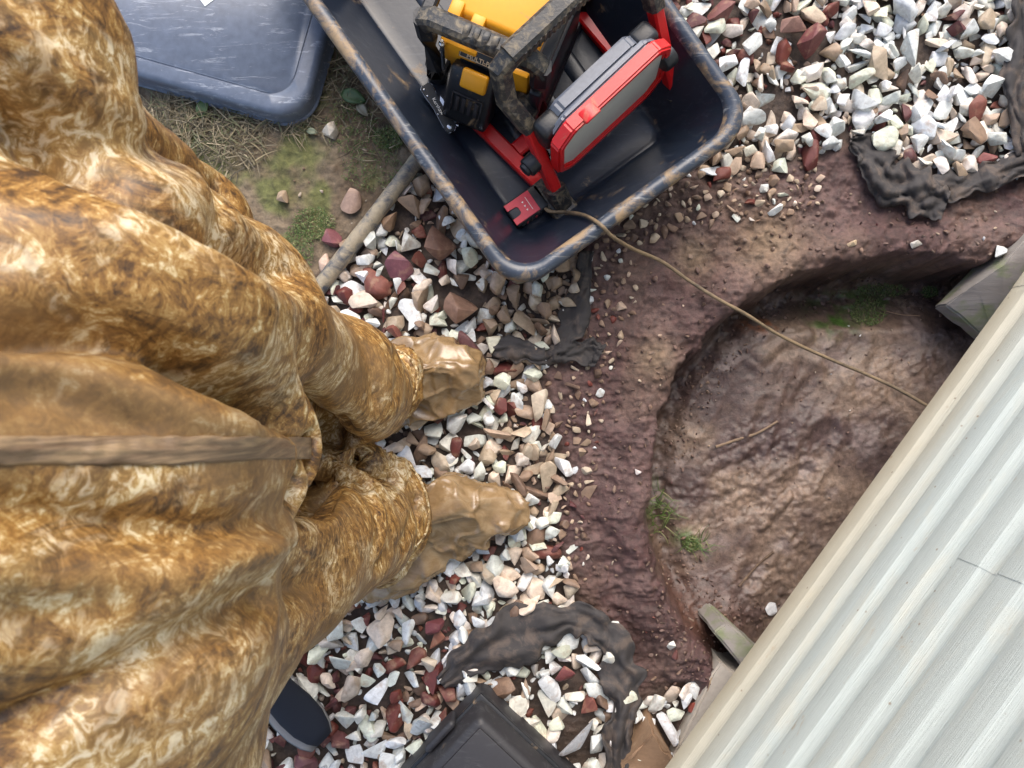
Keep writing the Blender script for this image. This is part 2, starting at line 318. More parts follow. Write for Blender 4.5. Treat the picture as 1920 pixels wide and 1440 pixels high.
def gcalc(X, Y):
    px, py = topx(X, Y)
    wx = px + 10 * fbm(X * 14, Y * 14, s=3); wy = py + 10 * fbm(X * 14 + 5, Y * 14, s=4)
    sd = poly_sd(wx, wy, PIT) * H / FPX
    h = .012 * fbm(X * 3, Y * 3, s=1)
    # clay: lumps and creases outside, flatter smears inside
    lum = fbm(X * 26, Y * 26, s=7, o=4); cr = 1 - np.abs(fbm(X * 20 + lum, Y * 34, s=9, o=4, g=.6)) * 2
    cl = fbm(X * 70, Y * 70, s=12, o=3)
    out = .010 * fbm(X * 11, Y * 11, s=8, o=5, g=.62) + .009 * lum + .0045 * np.clip(cr - .55, 0, 1) * 2 + .005 * cl * sstep(-.4, .3, fbm(X * 6, Y * 6, s=14))
    wv = fbm(X * 9 + 1.2 * fbm(X * 5, Y * 5, s=21), Y * 7, s=22, o=5, g=.46); rg = 1 - np.abs(fbm(X * 8 + Y * 6 + .8 * lum, Y * 12 - X * 5, s=23, o=4, g=.6)) * 2
    edc = np.exp(-(sd / .09) ** 2); inn = .012 * wv + .010 * np.clip(rg - .72, 0, 1) * sstep(-.2, .3, fbm(X * 4, Y * 4, s=26)) + .006 * cl * np.clip(sstep(-.1, .3, fbm(X * 5, Y * 5, s=25)) + edc, 0, 1) + .010 * edc * lum
    gA = poly_sd(px, py, GR_A); gB = poly_sd(px, py, GR_B); gC = poly_sd(px, py, GR_C); dr = poly_sd(px, py, DIRT)
    gr = np.maximum(np.maximum(gA, gB), gC)
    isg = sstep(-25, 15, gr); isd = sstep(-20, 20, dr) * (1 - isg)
    inside = sstep(-.014, .014, sd + .012 * fbm(X * 30, Y * 30, s=71))
    steep = sstep(620, 560, py)           # the far side of the pit is cut deeper
    depth = .135 + .05 * steep
    berm = .030 * np.exp(-((sd + .045) / .045) ** 2) * (1 - isg)
    soft = sstep(1080, 1230, py) * sstep(1500, 1300, px)
    depth = depth * (1 - .55 * soft)
    h = h + berm + out * (1 - inside) * (1 - .6 * isg) * (1 - .5 * isd) + inside * (inn - depth) - .012 * isg
    # smears and scuffs left by boots and a shovel
    for (x0, y0, x1, y1, w_, am) in ((1560, 700, 1480, 860, 22, -.010), (1650, 640, 1560, 760, 26, -.012), (1480, 760, 1440, 900, 16, -.008), (1420, 980, 1560, 900, 18, -.010), (1500, 1010, 1440, 1110, 20, -.012), (1380, 720, 1330, 800, 18, -.008),
                                     (1600, 820, 1530, 930, 24, -.012), (1360, 900, 1440, 850, 10, .008), (1470, 660, 1560, 620, 14, .008), (1520, 950, 1470, 1010, 9, .010), (1330, 860, 1300, 960, 20, -.009)):
        ex, ey = x1 - x0, y1 - y0; L2 = ex * ex + ey * ey; t = np.clip(((wx - x0) * ex + (wy - y0) * ey) / L2, 0, 1)
        d = np.sqrt((wx - x0 - t * ex) ** 2 + (wy - y0 - t * ey) ** 2) / w_
        h = h + inside * .5 * am * (np.exp(-d ** 2) - .55 * np.exp(-((d - 1.5) / .45) ** 2))
    # lip: darker undercut groove right inside the edge
    h = h - .03 * inside * np.exp(-((sd - .035) / .03) ** 2) * (1 - .7 * soft)
    h = h + .003 * isd * fbm(X * 60, Y * 60, s=31)
    # colour
    def C(*c): return np.array(c)[None, None, :] if X.ndim == 2 else np.array(c)
    a = sstep(-.5, .5, fbm(X * 12, Y * 12, s=41))[..., None]
    clay = C(.075, .037, .035) * (1 - a) + C(.125, .074, .067) * a
    t = sstep(.1, .5, fbm(X * 7, Y * 7, s=43, o=3))[..., None]; clay = clay * (1 - .3 * t) + C(.16, .108, .072) * .3 * t; t = sstep(.0, .5, fbm(X * 22 + lum, Y * 22, s=48, o=4))[..., None]; clay = clay * (1 - .5 * t) + C(.045, .022, .018) * .5 * t
    # tan patches of drying mud on the ring
    for (cx, cy, rr) in ((1440, 455, 75), (1225, 670, 40), (1300, 480, 40)):
        t = np.exp(-((px - cx) ** 2 + (py - cy) ** 2) / rr ** 2)[..., None] * .8; clay = clay * (1 - t) + C(.21, .145, .09) * t
    a2 = sstep(-.45, .45, fbm(X * 8 + .7 * wv, Y * 8, s=44, o=5))[..., None]
    pit = C(.085, .055, .049) * (1 - a2) + C(.21, .148, .108) * a2
    a3 = sstep(.15, .5, fbm(X * 16, Y * 16, s=46, o=5))[..., None]; pit = pit * (1 - .6 * a3) + C(.22, .17, .155) * .6 * a3
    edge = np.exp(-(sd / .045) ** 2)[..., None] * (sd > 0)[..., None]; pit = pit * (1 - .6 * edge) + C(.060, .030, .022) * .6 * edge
    brn = (sstep(1060, 1200, py) * sstep(1480, 1330, px))[..., None]; pit = pit * (1 - brn) + C(.085, .042, .03) * brn
    dirt = C(.125, .088, .055) * (1 - a) + C(.19, .145, .095) * a
    mo = sstep(.05, .45, fbm(X * 9, Y * 9, s=51, o=5))[..., None]; dirt = dirt * (1 - .75 * mo) + C(.115, .135, .035) * .75 * mo
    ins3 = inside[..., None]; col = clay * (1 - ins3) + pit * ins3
    for (cx, cy, rx, ry, st) in ((1630, 585, 45, 32, .95), (1660, 540, 60, 18, .8), (1745, 545, 22, 14, .7), (1590, 600, 25, 14, .6), (1305, 1022, 26, 22, .7), (1238, 950, 18, 50, .6)):
        k = np.exp(-(((wx - cx) / rx) ** 2 + ((wy - cy) / ry) ** 2)) * st * sstep(-.3, .25, fbm(X * 50, Y * 50, s=55)); col = col * (1 - k[..., None]) + C(.055, .13, .02) * k[..., None]
    orr = (np.exp(-((wx - 1470) ** 2 / 900 + (wy - 600) ** 2 / 180)) * .9 * sstep(-.2, .3, cl))[..., None]; col = col * (1 - orr) + C(.33, .11, .03) * orr
    i3 = isd[..., None]; col = col * (1 - i3) + dirt * i3
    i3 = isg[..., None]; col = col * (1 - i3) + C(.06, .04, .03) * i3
    wet = (.45 + .75 * inside + .25 * fbm(X * 10, Y * 10, s=61)) * (1 - .85 * isd)
    near = (np.abs(X) < 1.7) & (np.abs(Y) < 1.5)
    h = np.where(near, h, h * 0 - .0)
    return h, np.clip(col, .01, 1), np.clip(wet, 0, 1)
GH, GC, GW = gcalc(GX, GY)
nx, ny = GX.shape
I = np.arange(nx * ny).reshape(nx, ny)
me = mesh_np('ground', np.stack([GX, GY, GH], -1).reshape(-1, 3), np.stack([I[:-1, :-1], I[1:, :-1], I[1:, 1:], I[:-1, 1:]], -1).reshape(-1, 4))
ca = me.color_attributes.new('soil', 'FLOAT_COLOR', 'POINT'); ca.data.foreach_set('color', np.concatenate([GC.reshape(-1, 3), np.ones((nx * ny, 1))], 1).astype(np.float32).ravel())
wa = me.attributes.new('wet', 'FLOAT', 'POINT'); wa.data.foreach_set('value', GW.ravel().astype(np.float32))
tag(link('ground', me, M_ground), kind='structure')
def gz(x, y):
    i = min(max(np.searchsorted(gx, x) - 1, 0), nx - 2); j = min(max(np.searchsorted(gy, y) - 1, 0), ny - 2)
    fx = (x - gx[i]) / (gx[i + 1] - gx[i]); fy = (y - gy[j]) / (gy[j + 1] - gy[j])
    return float((GH[i, j] * (1 - fx) + GH[i + 1, j] * fx) * (1 - fy) + (GH[i, j + 1] * (1 - fx) + GH[i + 1, j + 1] * fx) * fy)
def G(px, py, dz=0):
    z = 0.0
    for _ in range(3): p = P(px, py, z); z = gz(p.x, p.y) + dz
    return P(px, py, z)

# ------------------------------------------------------------------ vinyl wall
wt = Vector((-.586, -.810, 0)).normalized(); wn_ = Vector((-wt.y * -1, 0, 0))
wnrm = Vector((-.810, .586, 0)).normalized()
WB = P(1592, 962, .13) - wnrm * .024; zb = .13; lap = .0938
wall = empty('vinyl_sided_wall', (WB.x, WB.y, 0), 'off white vinyl lap siding wall of a house, mud speckled, rising above the dug pit', 'wall')
wt = -wt; wall.matrix_world = frame((WB.x, WB.y, 0), wt, wnrm)
def lap_profile(z0):
    # outward offset, height: butt lip, flat face, cove sloping back
    return [(.0, z0 + .009), (.021, z0 - .0015), (.0238, z0 + .0004), (.0242, z0 + .003), (.0234, z0 + .050), (.0230, z0 + .0512), (.0218, z0 + .0528), (.0055, z0 + .084), (.0040, z0 + .0895), (.0036, z0 + .0955), (-.001, z0 + .0955)]
def siding(z0, s0, s1, off, cut=2):
    Vv = []; F = []; base = 0; N_s = 24; ss = np.linspace(s0, s1, N_s)
    for k in range(cut):
        pr = lap_profile(z0 + k * lap)
        for s in ss:
            for o, z in pr: Vv.append((s, o + off, z + .0006 * math.sin(s * 2.1 + z0 * 9)))
        n = len(pr)
        for a in range(N_s - 1):
            for i in range(n - 1): F.append((base + a * n + i, base + (a + 1) * n + i, base + (a + 1) * n + i + 1, base + a * n + i + 1))
        base += n * N_s
    me = mesh_np('siding_panel', Vv, F); o = bpy.data.objects.new('siding_panel', me); COL.objects.link(o); me.materials.append(M_vinyl); o.parent = wall
    me.polygons.foreach_set('use_smooth', [True] * len(me.polygons)); me.set_sharp_from_angle(angle=math.radians(28)); return o
seams = {0: .55, 1: -.62, 2: -.005, 3: .75, 4: -.9}
for r in range(13):
    z0 = zb + r * 2 * lap; sm = seams.get(r, random.uniform(-1.5, 1.5))
    siding(z0, -3.2, sm + .02, 0.0); siding(z0, sm, 3.2, .0008)
def wbox(name, size, c, m, bev=0):
    mb = MB(); mb.box(size, T(c), bev); o = mb.build(name, m); o.parent = wall
wbox('sheathing', (6.3, .14, 2.5), (0, -.075, 1.38), M_conc)
wbox('starter_strip', (6.4, .012, .022), (0, .004, zb + .006), M_vinyl, .002)
fd = MB(); fd.box((6.3, .2, .5), frame(Vector((WB.x, WB.y, -.13)) - wnrm * .26, wt, wnrm), .01); tag(fd.build('foundation', M_conc), 'grey concrete foundation recessed under the bottom edge of the siding', 'foundation')

def chunk(name, pts_top, z0, z1, m, label, cat, grow=1.08, seed=1, rough=.002, ztops=None):
    """a solid block from a photo outline at its own height, split to take a rough surface"""
    bm = bmesh.new(); n = len(pts_top)
    top = [bm.verts.new(P(x, y, (ztops[i] if ztops else z1))) for i, (x, y) in enumerate(pts_top)]
    c = sum((v.co for v in top), Vector()) / n
    bot = [bm.verts.new(Vector((c.x + (v.co.x - c.x) * grow, c.y + (v.co.y - c.y) * grow, z0))) for v in top]
    bm.faces.new(top); bm.faces.new(bot[::-1])
    for i in range(n): bm.faces.new((top[i], bot[i], bot[(i + 1) % n], top[(i + 1) % n]))
    bmesh.ops.recalc_face_normals(bm, faces=bm.faces)
    bmesh.ops.bevel(bm, geom=bm.edges[:], offset=.004, segments=2, affect='EDGES')
    bmesh.ops.triangulate(bm, faces=bm.faces); 
    for _ in range(3): bmesh.ops.subdivide_edges(bm, edges=[e for e in bm.edges if e.calc_length() > .02], cuts=1)
    for v in bm.verts: v.co += Vector((vnoise(v.co.x * 40, v.co.y * 40, v.co.z * 40, seed), vnoise(v.co.x * 40, v.co.y * 40, v.co.z * 40, seed + 1), vnoise(v.co.x * 40, v.co.y * 40, v.co.z * 40, seed + 2))) * rough
    me = bpy.data.meshes.new(name); bm.to_mesh(me); bm.free(); o = link(name, me, m); me.set_sharp_from_angle(angle=math.radians(35))
    return tag(o, label, cat)
M_timber, nt, b = mat('mossy_timber'); v = coords(nt, (1, 1, 1)); n = noise(nt, 1, 8, .65, .5, coords(nt, (10, 60, 10), (0, 0, .6))); 
geo = nd(nt, 'ShaderNodeNewGeometry'); sx = nd(nt, 'ShaderNodeSeparateXYZ'); nt.links.new(geo.outputs['Normal'], sx.inputs[0])
c = mixc(nt, n, (.17, .15, .135), (.36, .33, .30)); c = mixc(nt, ramp(nt, noise(nt, 12, 6, .6, .5, v), [(.50, 0.), (.62, .7)]), c, (.17, .21, .08)); setc(nt, b, c)
b.inputs['Roughness'].default_value = .8; bump(nt, b, n, .6, .003)
chunk('timber_block', [(1772, 572), (1832, 534), (1880, 495), (1960, 405), (2060, 470), (1868, 650)], -.07, .1, M_timber, 'weathered grey timber block with a mossy edge, sticking out under the siding', 'block', 1.0, 3, ztops=[-.02, .03, .05, .06, .06, -.03])
chunk('wooden_stake', [(1338, 1186), (1362, 1168), (1372, 1174), (1500, 1290), (1455, 1330)], -.12, .04, M_timber, 'short grey green wooden stake poking out below the siding', 'stake', 1.0, 9)
chunk('concrete_ledge', [(1338, 1262), (1352, 1240), (1372, 1258), (1500, 1300), (1420, 1620), (1170, 1600), (1262, 1420)], -.15, .03, M_conc, 'rough grey concrete ledge running under the lower left end of the siding', 'ledge', 1.02, 5, .003)
M_brock = dirty('brown_rock', (.26, .165, .10), .7, .62, mudc=(.4, .28, .18), scale=22, bs=.6)
chunk('brown_rock', [(1225, 1375), (1262, 1432), (1262, 1520), (1165, 1520), (1168, 1432)], -.04, .06, M_brock, 'pointed brown rock at the bottom of the photo just left of the siding', 'rock', 1.25, 8, .006, ztops=[.075, .05, .05, .05, .04])

# ------------------------------------------------------------------ lofted rounded boxes (tub and tray)
def loft(loops, hx, hy, rad, seg=10):
    """loops: (inset, z, radius extra)"""
    V = []; F = []
    for inset, z in loops:
        a, b_ = hx - inset, hy - inset; r = min(max(rad - inset * .45, .02), min(a, b_) * .98)
        ring = []
        for cx, cy, a0 in ((a - r, b_ - r, 0), (-a + r, b_ - r, 90), (-a + r, -b_ + r, 180), (a - r, -b_ + r, 270)):
            for i in range(seg + 1):
                t = math.radians(a0 + 90 * i / seg); ring.append((cx + r * math.cos(t), cy + r * math.sin(t), z))
        V.append(ring)
    n = len(V[0]); vs = [p for r in V for p in r]
    for k in range(len(V) - 1):
        for i in range(n): F.append((k * n + i, k * n + (i + 1) % n, (k + 1) * n + (i + 1) % n, (k + 1) * n + i))
    return vs, F, n
def loft_obj(name, loops, hx, hy, rad, M, m, parent, cap=True, subs=0):
    vs, F, n = loft(loops, hx, hy, rad); bm = bmesh.new(); bv = [bm.verts.new(v) for v in vs]
    for f in F: bm.faces.new([bv[i] for i in f])
    if cap: bm.faces.new(bv[-n:])
    bmesh.ops.recalc_face_normals(bm, faces=bm.faces)
    bm.transform(M); me = bpy.data.meshes.new(name); bm.to_mesh(me); bm.free()
    o = link(name, me, m, parent, True); me.set_sharp_from_angle(angle=math.radians(50)); return o
ZR = .2; L_ = P(964.6, 555.7, ZR); R_ = P(1425.6, 227.6, ZR)
ux = (R_ - L_).normalized(); uy = Vector((-ux.y, ux.x, 0)); TW = (R_ - L_).length; TL = .86
tc = (L_ + R_) / 2 + uy * TL / 2; TM = frame((tc.x, tc.y, .004), ux, uy)
tub = empty('mixing_tub', (tc.x, tc.y, 0), 'large open black plastic mixing tub with muddy rim, holding the tools', 'tub')
loft_obj('tub_shell', [(.022, .176), (.095, .0), (.13, -.001), (.14, .006), (.112, .013), (.1, .03), (.03, .178), (.026, .188)], TW / 2, TL / 2, .075, TM, M_tub, tub, cap=False)
loft_obj('tub_rim', [(.02, .165), (.003, .164), (0, .168), (0, .188), (.004, .195), (.012, .198), (.022, .196), (.028, .188), (.03, .176)], TW / 2, TL / 2, .075, TM, M_rim, tub, cap=False)
fl = MB()
def tubp(x, y, z): return TM @ Vector((x, y, z))
# floor and its raised runners
vs, F, n = loft([(.098, .028), (.104, .019), (.118, .0155), (.14, .015)], TW / 2, TL / 2, .075)
bm = bmesh.new(); bv = [bm.verts.new(v) for v in vs]
for f in F: bm.faces.new([bv[i] for i in f])
bm.faces.new(bv[-n:]); bm.transform(TM); me = bpy.data.meshes.new('tub_floor'); bmesh.ops.recalc_face_normals(bm, faces=bm.faces); bm.to_mesh(me); bm.free(); link('tub_floor', me, M_tub, tub, True)
for k in range(3):
    mb = MB(); a = -.06 + k * .085; mb.sweep([tubp(a, -TL / 2 + .2, .0165), tubp(a, TL / 2 - .2, .0165)], .018, .003, sides=12); mb.build('floor_ridge', M_tub, tub, True)

c0 = P(578.7, 248, .02); r1 = Vector((-.962, .27, 0)).normalized(); r1 = Vector((-.962, .27 * 1, 0)); r1 = Vector((-.962, .270, 0)).normalized(); r2 = Vector((.27, .962, 0)).normalized()
# r1 runs left along the near edge, r2 up the right edge
r2 = Vector((r1.y, -r1.x, 0)).normalized(); r2 = r2 if r2.y > 0 else -r2
KX, KY = .66, .52; kc = c0 + r1 * KX / 2 + r2 * KY / 2
KM = frame((kc.x, kc.y, .0), -r1, r2)
tray = empty('overturned_tray', (kc.x, kc.y, 0), 'scuffed blue grey black plastic tray lying face down on the grass', 'tray')
loft_obj('tray_shell', [(.006, .004), (.0, .006), (0, .010), (.004, .013), (.006, .042), (.008, .050), (.013, .056), (.020, .058), (.042, .0585), (.0435, .0565), (.0455, .0565), (.047, .0585)], KX / 2, KY / 2, .075, KM, M_tray, tray)
mb = MB(); pl = P(392, -12, .0595); mb.box((.045, .032, .0008), frame(pl, (.8, .6, 0), (-.6, .8, 0))); mb.build('paper_sticker', M_paper, tray)

# ------------------------------------------------------------------ black case at the bottom
cc = P(905, 1268, .0); cu = Vector((-.685, -.728, 0)).normalized(); cv = Vector((.728, -.685, 0)).normalized(); cv = Vector((-cu.y, cu.x, 0)); cv = cv if cv.x > 0 else -cv
case = empty('tool_case', cc + (cu + cv) * .2, 'closed matte black hard plastic case, one corner showing at the bottom of the photo', 'case')
CM = frame(cc + cu * .21 + cv * .25, cu, cv, (0, 0, 1))
mb = MB(); mb.box((.42, .50, .085), CM @ T((0, 0, .045)), .014, 3); mb.build('case_base', M_case, case)
mb = MB(); mb.box((.424, .504, .012), CM @ T((0, 0, .092)), .004, 2); mb.build('case_seam', M_rubber2, case)
mb = MB(); mb.box((.42, .50, .066), CM @ T((0, 0, .131)), .014, 4, (.94, .95)); mb.build('case_lid', M_case, case)
mb = MB(); mb.box((.385, .466, .003), CM @ T((.008, .008, .1655)), .003, 2); mb.build('lid_panel', M_case, case)
mb = MB(); mb.box((.08, .016, .06), CM @ T((-.10, -.257, .095)), .007, 3); mb.build('latch', M_case, case)

# ------------------------------------------------------------------ power tool
TP = P(795, 32, .28); e1 = Vector((.92, -.39, 0)).normalized(); e2 = Vector((.39, .92, 0)).normalized()
QM = frame((TP.x, TP.y, .02), e1, e2, (0, 0, 1))
tool = empty('cordless_tool', (TP.x + .15, TP.y + .06, .02), 'yellow and black cordless jobsite charger unit with a ribbed grip, standing in the tub', 'power tool')
def q(x, y, z): return QM @ Vector((x, y, z))
def qbox(x0, x1, y0, y1, z0, z1, name, m, bev=.004, rot=None, taper=None, sg=2):
    mb = MB(); Mx = QM @ T(((x0 + x1) / 2, (y0 + y1) / 2, (z0 + z1) / 2))
    if rot: Mx = Mx @ rot
    mb.box((x1 - x0, y1 - y0, z1 - z0), Mx, bev, sg, taper); return mb.build(name, m, tool)
qbox(.020, .206, .02, .235, .02, .205, 'body', M_yel, .010, sg=3)
qbox(.026, .202, .035, .232, .2055, .240, 'top_deck', M_yel, .010, taper=(.96, .93), sg=3)
qbox(.03, .055, .026, .06, .2055, .247, 'deck_tab', M_yel, .004); qbox(.075, .10, .024, .05, .2055, .2435, 'deck_tab', M_yel, .003)
qbox(.025, .10, -.004, .019, .115, .2, 'front_panel', M_yel, .006); qbox(.160, .204, -.004, .019, .03, .19, 'front_panel', M_yel, .006)
qbox(.102, .158, .004, .0195, .168, .203, 'front_panel', M_yel, .003)
qbox(.062, .158, -.006, .012, .02, .160, 'battery_bay', M_rubber2, .006)
qbox(.168, .198, -.0085, -.003, .095, .105, 'slot', M_rubber2, .002)
# label plate with writing
LM = QM @ T((.112, -.002, .190)) @ RX(50)
mb = MB(); mb.box((.094, .024, .0015), LM, .0004); mb.build('label_plate', M_rubber2, tool)
mb = MB()
for (a, b_, w, h) in ((0, .0105, .09, .0008), (0, -.0105, .09, .0008), (-.045, 0, .0008, .0215), (.045, 0, .0008, .0215)): mb.box((w, h, .0004), LM @ T((a, b_, .001)))
mb.build('label_border', M_tan, tool, auto=False)
lettering('MULTI-PORT', .0125, LM @ T((.004, -.0055, .0011)), M_tan, tool)
# cage posts and grip
for x, y in ((0, 0), (.226, 0), (0, .25), (.226, .25)):
    mb = MB(); mb.sweep([q(x, y, -.003), q(x, y - .004, .03), q(x, y, .06), q(x, y, .2), q(x, y, .262)], .019, .017, ch=.008); mb.build('corner_post', M_rubber2, tool)
for y in (0, .25):
    mb = MB(); mb.sweep([q(0, y, .24), q(.003, y, .258), q(.016, y, .268), q(.210, y, .268), q(.223, y, .258), q(.226, y, .24)], .0175, .0165, ch=.007)
    for i in range(7):
        x = .085 + i * .018; mb.cyl(.0205, .013, QM @ T((x, y, .268)) @ RY(90), 18, bevel=.003)
    mb.build('grip', M_rubber, tool)
for x in (0, .226):
    mb = MB(); mb.sweep([q(x, 0, .01), q(x, .25, .01)], .015, .012, ch=.005); mb.build('side_rail', M_rubber2, tool)
    mb = MB(); mb.sweep([q(x, 0, .255), q(x, .25, .255)], .012, .010, ch=.004); mb.build('side_rail', M_rubber2, tool)
qbox(.212, .236, -.02, .2, .0, .17, 'side_plate', M_rubber2, .006)
mb = MB(); mb.cyl(.036, .035, QM @ T((.200, -.022, .085)) @ RX(90), 28, bevel=.004); mb.cyl(.024, .05, QM @ T((.200, -.022, .085)) @ RX(90), 28, bevel=.004); mb.build('port_cap', M_rubber, tool)
# battery leaning out of the bay
BM = QM @ T((.100, -.036, .096)) @ RX(-34)
bat = None
mb = MB(); mb.box((.098, .062, .125), BM, .010, 3, (.94, .9)); bat = mb.build('battery', M_rubber2, tool)
mb = MB(); mb.box((.054, .014, .040), BM @ T((.006, -.0295, .048)) @ RX(-8), .006, 3); mb.build('release_button', M_yel, bat)
for i in range(4):
    mb = MB(); mb.box((.0085, .004, .034), BM @ T((-.019 + i * .0135, -.0315, -.014)), .0018); mb.build('battery_rib', M_case, bat)
mb = MB()
for sx_, w, h, z in ((-.031, .003, .044, -.014), (.031, .003, .044, -.014)): mb.box((w, .004, h), BM @ T((sx_, -.0315, z)), .001)
mb.box((.064, .004, .003), BM @ T((0, -.0315, .009)), .001); mb.build('rib_frame', M_case, bat)
for sx_ in (-.040, .040):
    mb = MB(); mb.cyl(.004, .004, BM @ T((sx_, -.0315, -.046)) @ RX(90), 12); mb.build('screw', M_metal, bat)
for o in tool.children_recursive:
    pass
# hex bit clipped to the front
bt, bb = P(829, 82, .22), P(832, 128, .13)
mb = MB(); mb.sweep([bb, bt], .0045, sides=6); mb.sph(.0072, T(bt)); mb.sweep([bt, bt + Vector((0, 0, .012))], .0035, sides=8); mb.build('driver_bit', M_metal, tool)

# ------------------------------------------------------------------ folding work light
wl = empty('work_light', P(1150, 230, .02), 'red folding work light with grey lens and muddy black rubber handle, lying in the tub', 'work light')
A = Vector((.732, .681, 0)).normalized(); B = Vector((.681, -.732, 0)).normalized()
def arm(name, pts, m, rx=.014, ry=.012, ch=.004):
    mb = MB(); mb.sweep(pts, rx, ry, ch=ch, up=A); return mb.build(name, m, wl)
fn = P(1050, 378, .045); kn = P(944, 128, .32); ks = P(958, 103, .338)
def lerp(a, b_, t): return a + (b_ - a) * t
ff = P(1268, 205, .045)
Dl = kn - fn; kf = ff + Dl * 1.0
arm('near_arm', [lerp(fn, kn, .03), lerp(fn, kn, .64)], M_red)
arm('near_arm_sleeve', [lerp(fn, kn, .60), P(950, 190, .262), P(938, 130, .315), P(962, 98, .335)], M_rubber, .0185, .016, .006)
arm('far_arm', [lerp(ff, kf, .03), lerp(ff, kf, .74)], M_red)
arm('far_arm_sleeve', [lerp(ff, kf, .71), lerp(ff, kf, .88), kf, kf + A * -.03 + Vector((0, .012, .018))], M_rubber, .0185, .016, .006)
cb0 = P(962, 98, .335); cb1 = cb0 + A * .33
mb = MB(); mb.sweep([cb0 - A * .012, cb1], .019, .019, ch=.007)
mb.build('handle_bar', M_rubber, wl)
mb = MB(); 
for i in range(26):
    p = cb0 + A * (.012 + i * .0115) + B * .0188 + Vector((0, 0, -.002)); mb.box((.0055, .003, .028), frame(p, A, B, (0, 0, 1)), .001)
mb.build('handle_ribs', M_rubber, wl)
for c_, nm in ((fn, 0), (ff, 1)):
    mb = MB(); d = Dl.normalized()
    mb.sweep([c_ - d * .03, c_ - d * .01, c_ + d * .045], .022, .020, ch=.007, up=A)
    mb.sweep([Vector((c_.x, c_.y, .034)) - A * .005 + B * .045, Vector((c_.x, c_.y, .034)) - B * .062], .027, .017, ch=.006)
    mb.build('rubber_foot', M_rubber, wl)
# base frame lying on the tub floor
bn0, bn1 = P(1022, 356, .036), P(872, 206, .036); bf0, bf1 = P(1188, 142, .036), P(1086, 22, .036)
mb = MB(); mb.sweep([bn0, bn1], .0155, .012, ch=.004); mb.build('base_bar', M_red, wl)
mb = MB(); mb.sweep([bf0, bf1], .0155, .012, ch=.004); mb.build('base_bar', M_red, wl)
mb = MB(); mb.sweep([bn1 + B * 0, bf1], .012, .010, ch=.004); mb.build('base_bar', M_rubber2, wl)
mb = MB(); mb.sweep([P(968, 282, .042), P(1120, 150, .042)], .016, .010, ch=.004); mb.build('cross_brace', M_red, wl)
# lamp head
LCp = P(1146, 190, .0); LCz = .19; th = math.radians(5)
N = (B * math.cos(th) + Vector((0, 0, 1)) * math.sin(th)); U = (-B * math.sin(th) + Vector((0, 0, 1)) * math.cos(th))
LC = P(1145, 206, LCz); HM = frame(LC, A, U, N)
hw, hh = .142, .094
def octo(w, h, c): return [(w, h - c), (w - c, h), (-w + c, h), (-w, h - c), (-w, -h + c), (-w + c, -h), (w - c, -h), (w, -h + c)]
def plate(poly, z0, z1, name, m, inner=None, bev=.004, parent=wl):
    bm = bmesh.new(); n = len(poly)
    a = [bm.verts.new((x, y, z0)) for x, y in poly]; b_ = [bm.verts.new((x, y, z1)) for x, y in poly]
    for i in range(n): bm.faces.new((a[i], a[(i + 1) % n], b_[(i + 1) % n], b_[i]))
    if inner:
        c = [bm.verts.new((x, y, z0)) for x, y in inner]; d = [bm.verts.new((x, y, z1)) for x, y in inner]
        for i in range(n):
            bm.faces.new((c[i], c[(i + 1) % n], d[(i + 1) % n], d[i])); bm.faces.new((a[i], a[(i + 1) % n], c[(i + 1) % n], c[i])); bm.faces.new((b_[i], b_[(i + 1) % n], d[(i + 1) % n], d[i]))
    else: bm.faces.new(a); bm.faces.new(b_)
    bmesh.ops.recalc_face_normals(bm, faces=bm.faces)
    if bev: bmesh.ops.bevel(bm, geom=bm.edges[:], offset=bev, segments=2, affect='EDGES')
    bm.transform(HM); me = bpy.data.meshes.new(name); bm.to_mesh(me); bm.free(); o = link(name, me, m, parent); me.set_sharp_from_angle(angle=math.radians(35)); return o
plate(octo(hw, hh, .035), -.018, .009, 'lamp_frame', M_red, octo(hw - .017, hh - .017, .026), .004)
plate(octo(hw - .0175, hh - .0175, .026), -.01, .002, 'lens', M_lens, None, .001)
plate(octo(hw - .012, hh - .008, .03), -.034, -.0185, 'housing', M_grey, None, .005)
plate(octo(hw - .035, hh - .02, .02), -.066, -.0345, 'heat_sink', M_grey, None, .006)
plate([(-.045, hh + .0), (-.05, hh + .003), (-.075, hh + .003), (-.08, hh + .0), (-.08, hh - .004), (-.045, hh - .004)], -.01, .014, 'frame_clip', M_red, None, .001)
for sgn, nm in ((-1, 'n'), (1, 'f')):
    mb = MB(); mb.box((.05, .07, .045), HM @ T((sgn * .118, .03, -.045)), .012, 3); mb.build('pivot_block', M_rubber2, wl)
pk = P(1003, 302, .14)
mb = MB(); mb.cyl(.020, .046, frame(pk, (0, 0, 1), A.cross(Vector((0, 0, 1))), A), 24, bevel=.004); mb.cyl(.014, .06, frame(pk, (0, 0, 1), A.cross(Vector((0, 0, 1))), A), 20, bevel=.003); mb.build('pivot_knob', M_rubber2, wl)
pk2 = P(1248, 108, .2)
mb = MB(); mb.cyl(.023, .03, frame(pk2, (0, 0, 1), A.cross(Vector((0, 0, 1))), A), 24, bevel=.006); mb.build('pivot_knob', M_rubber2, wl)

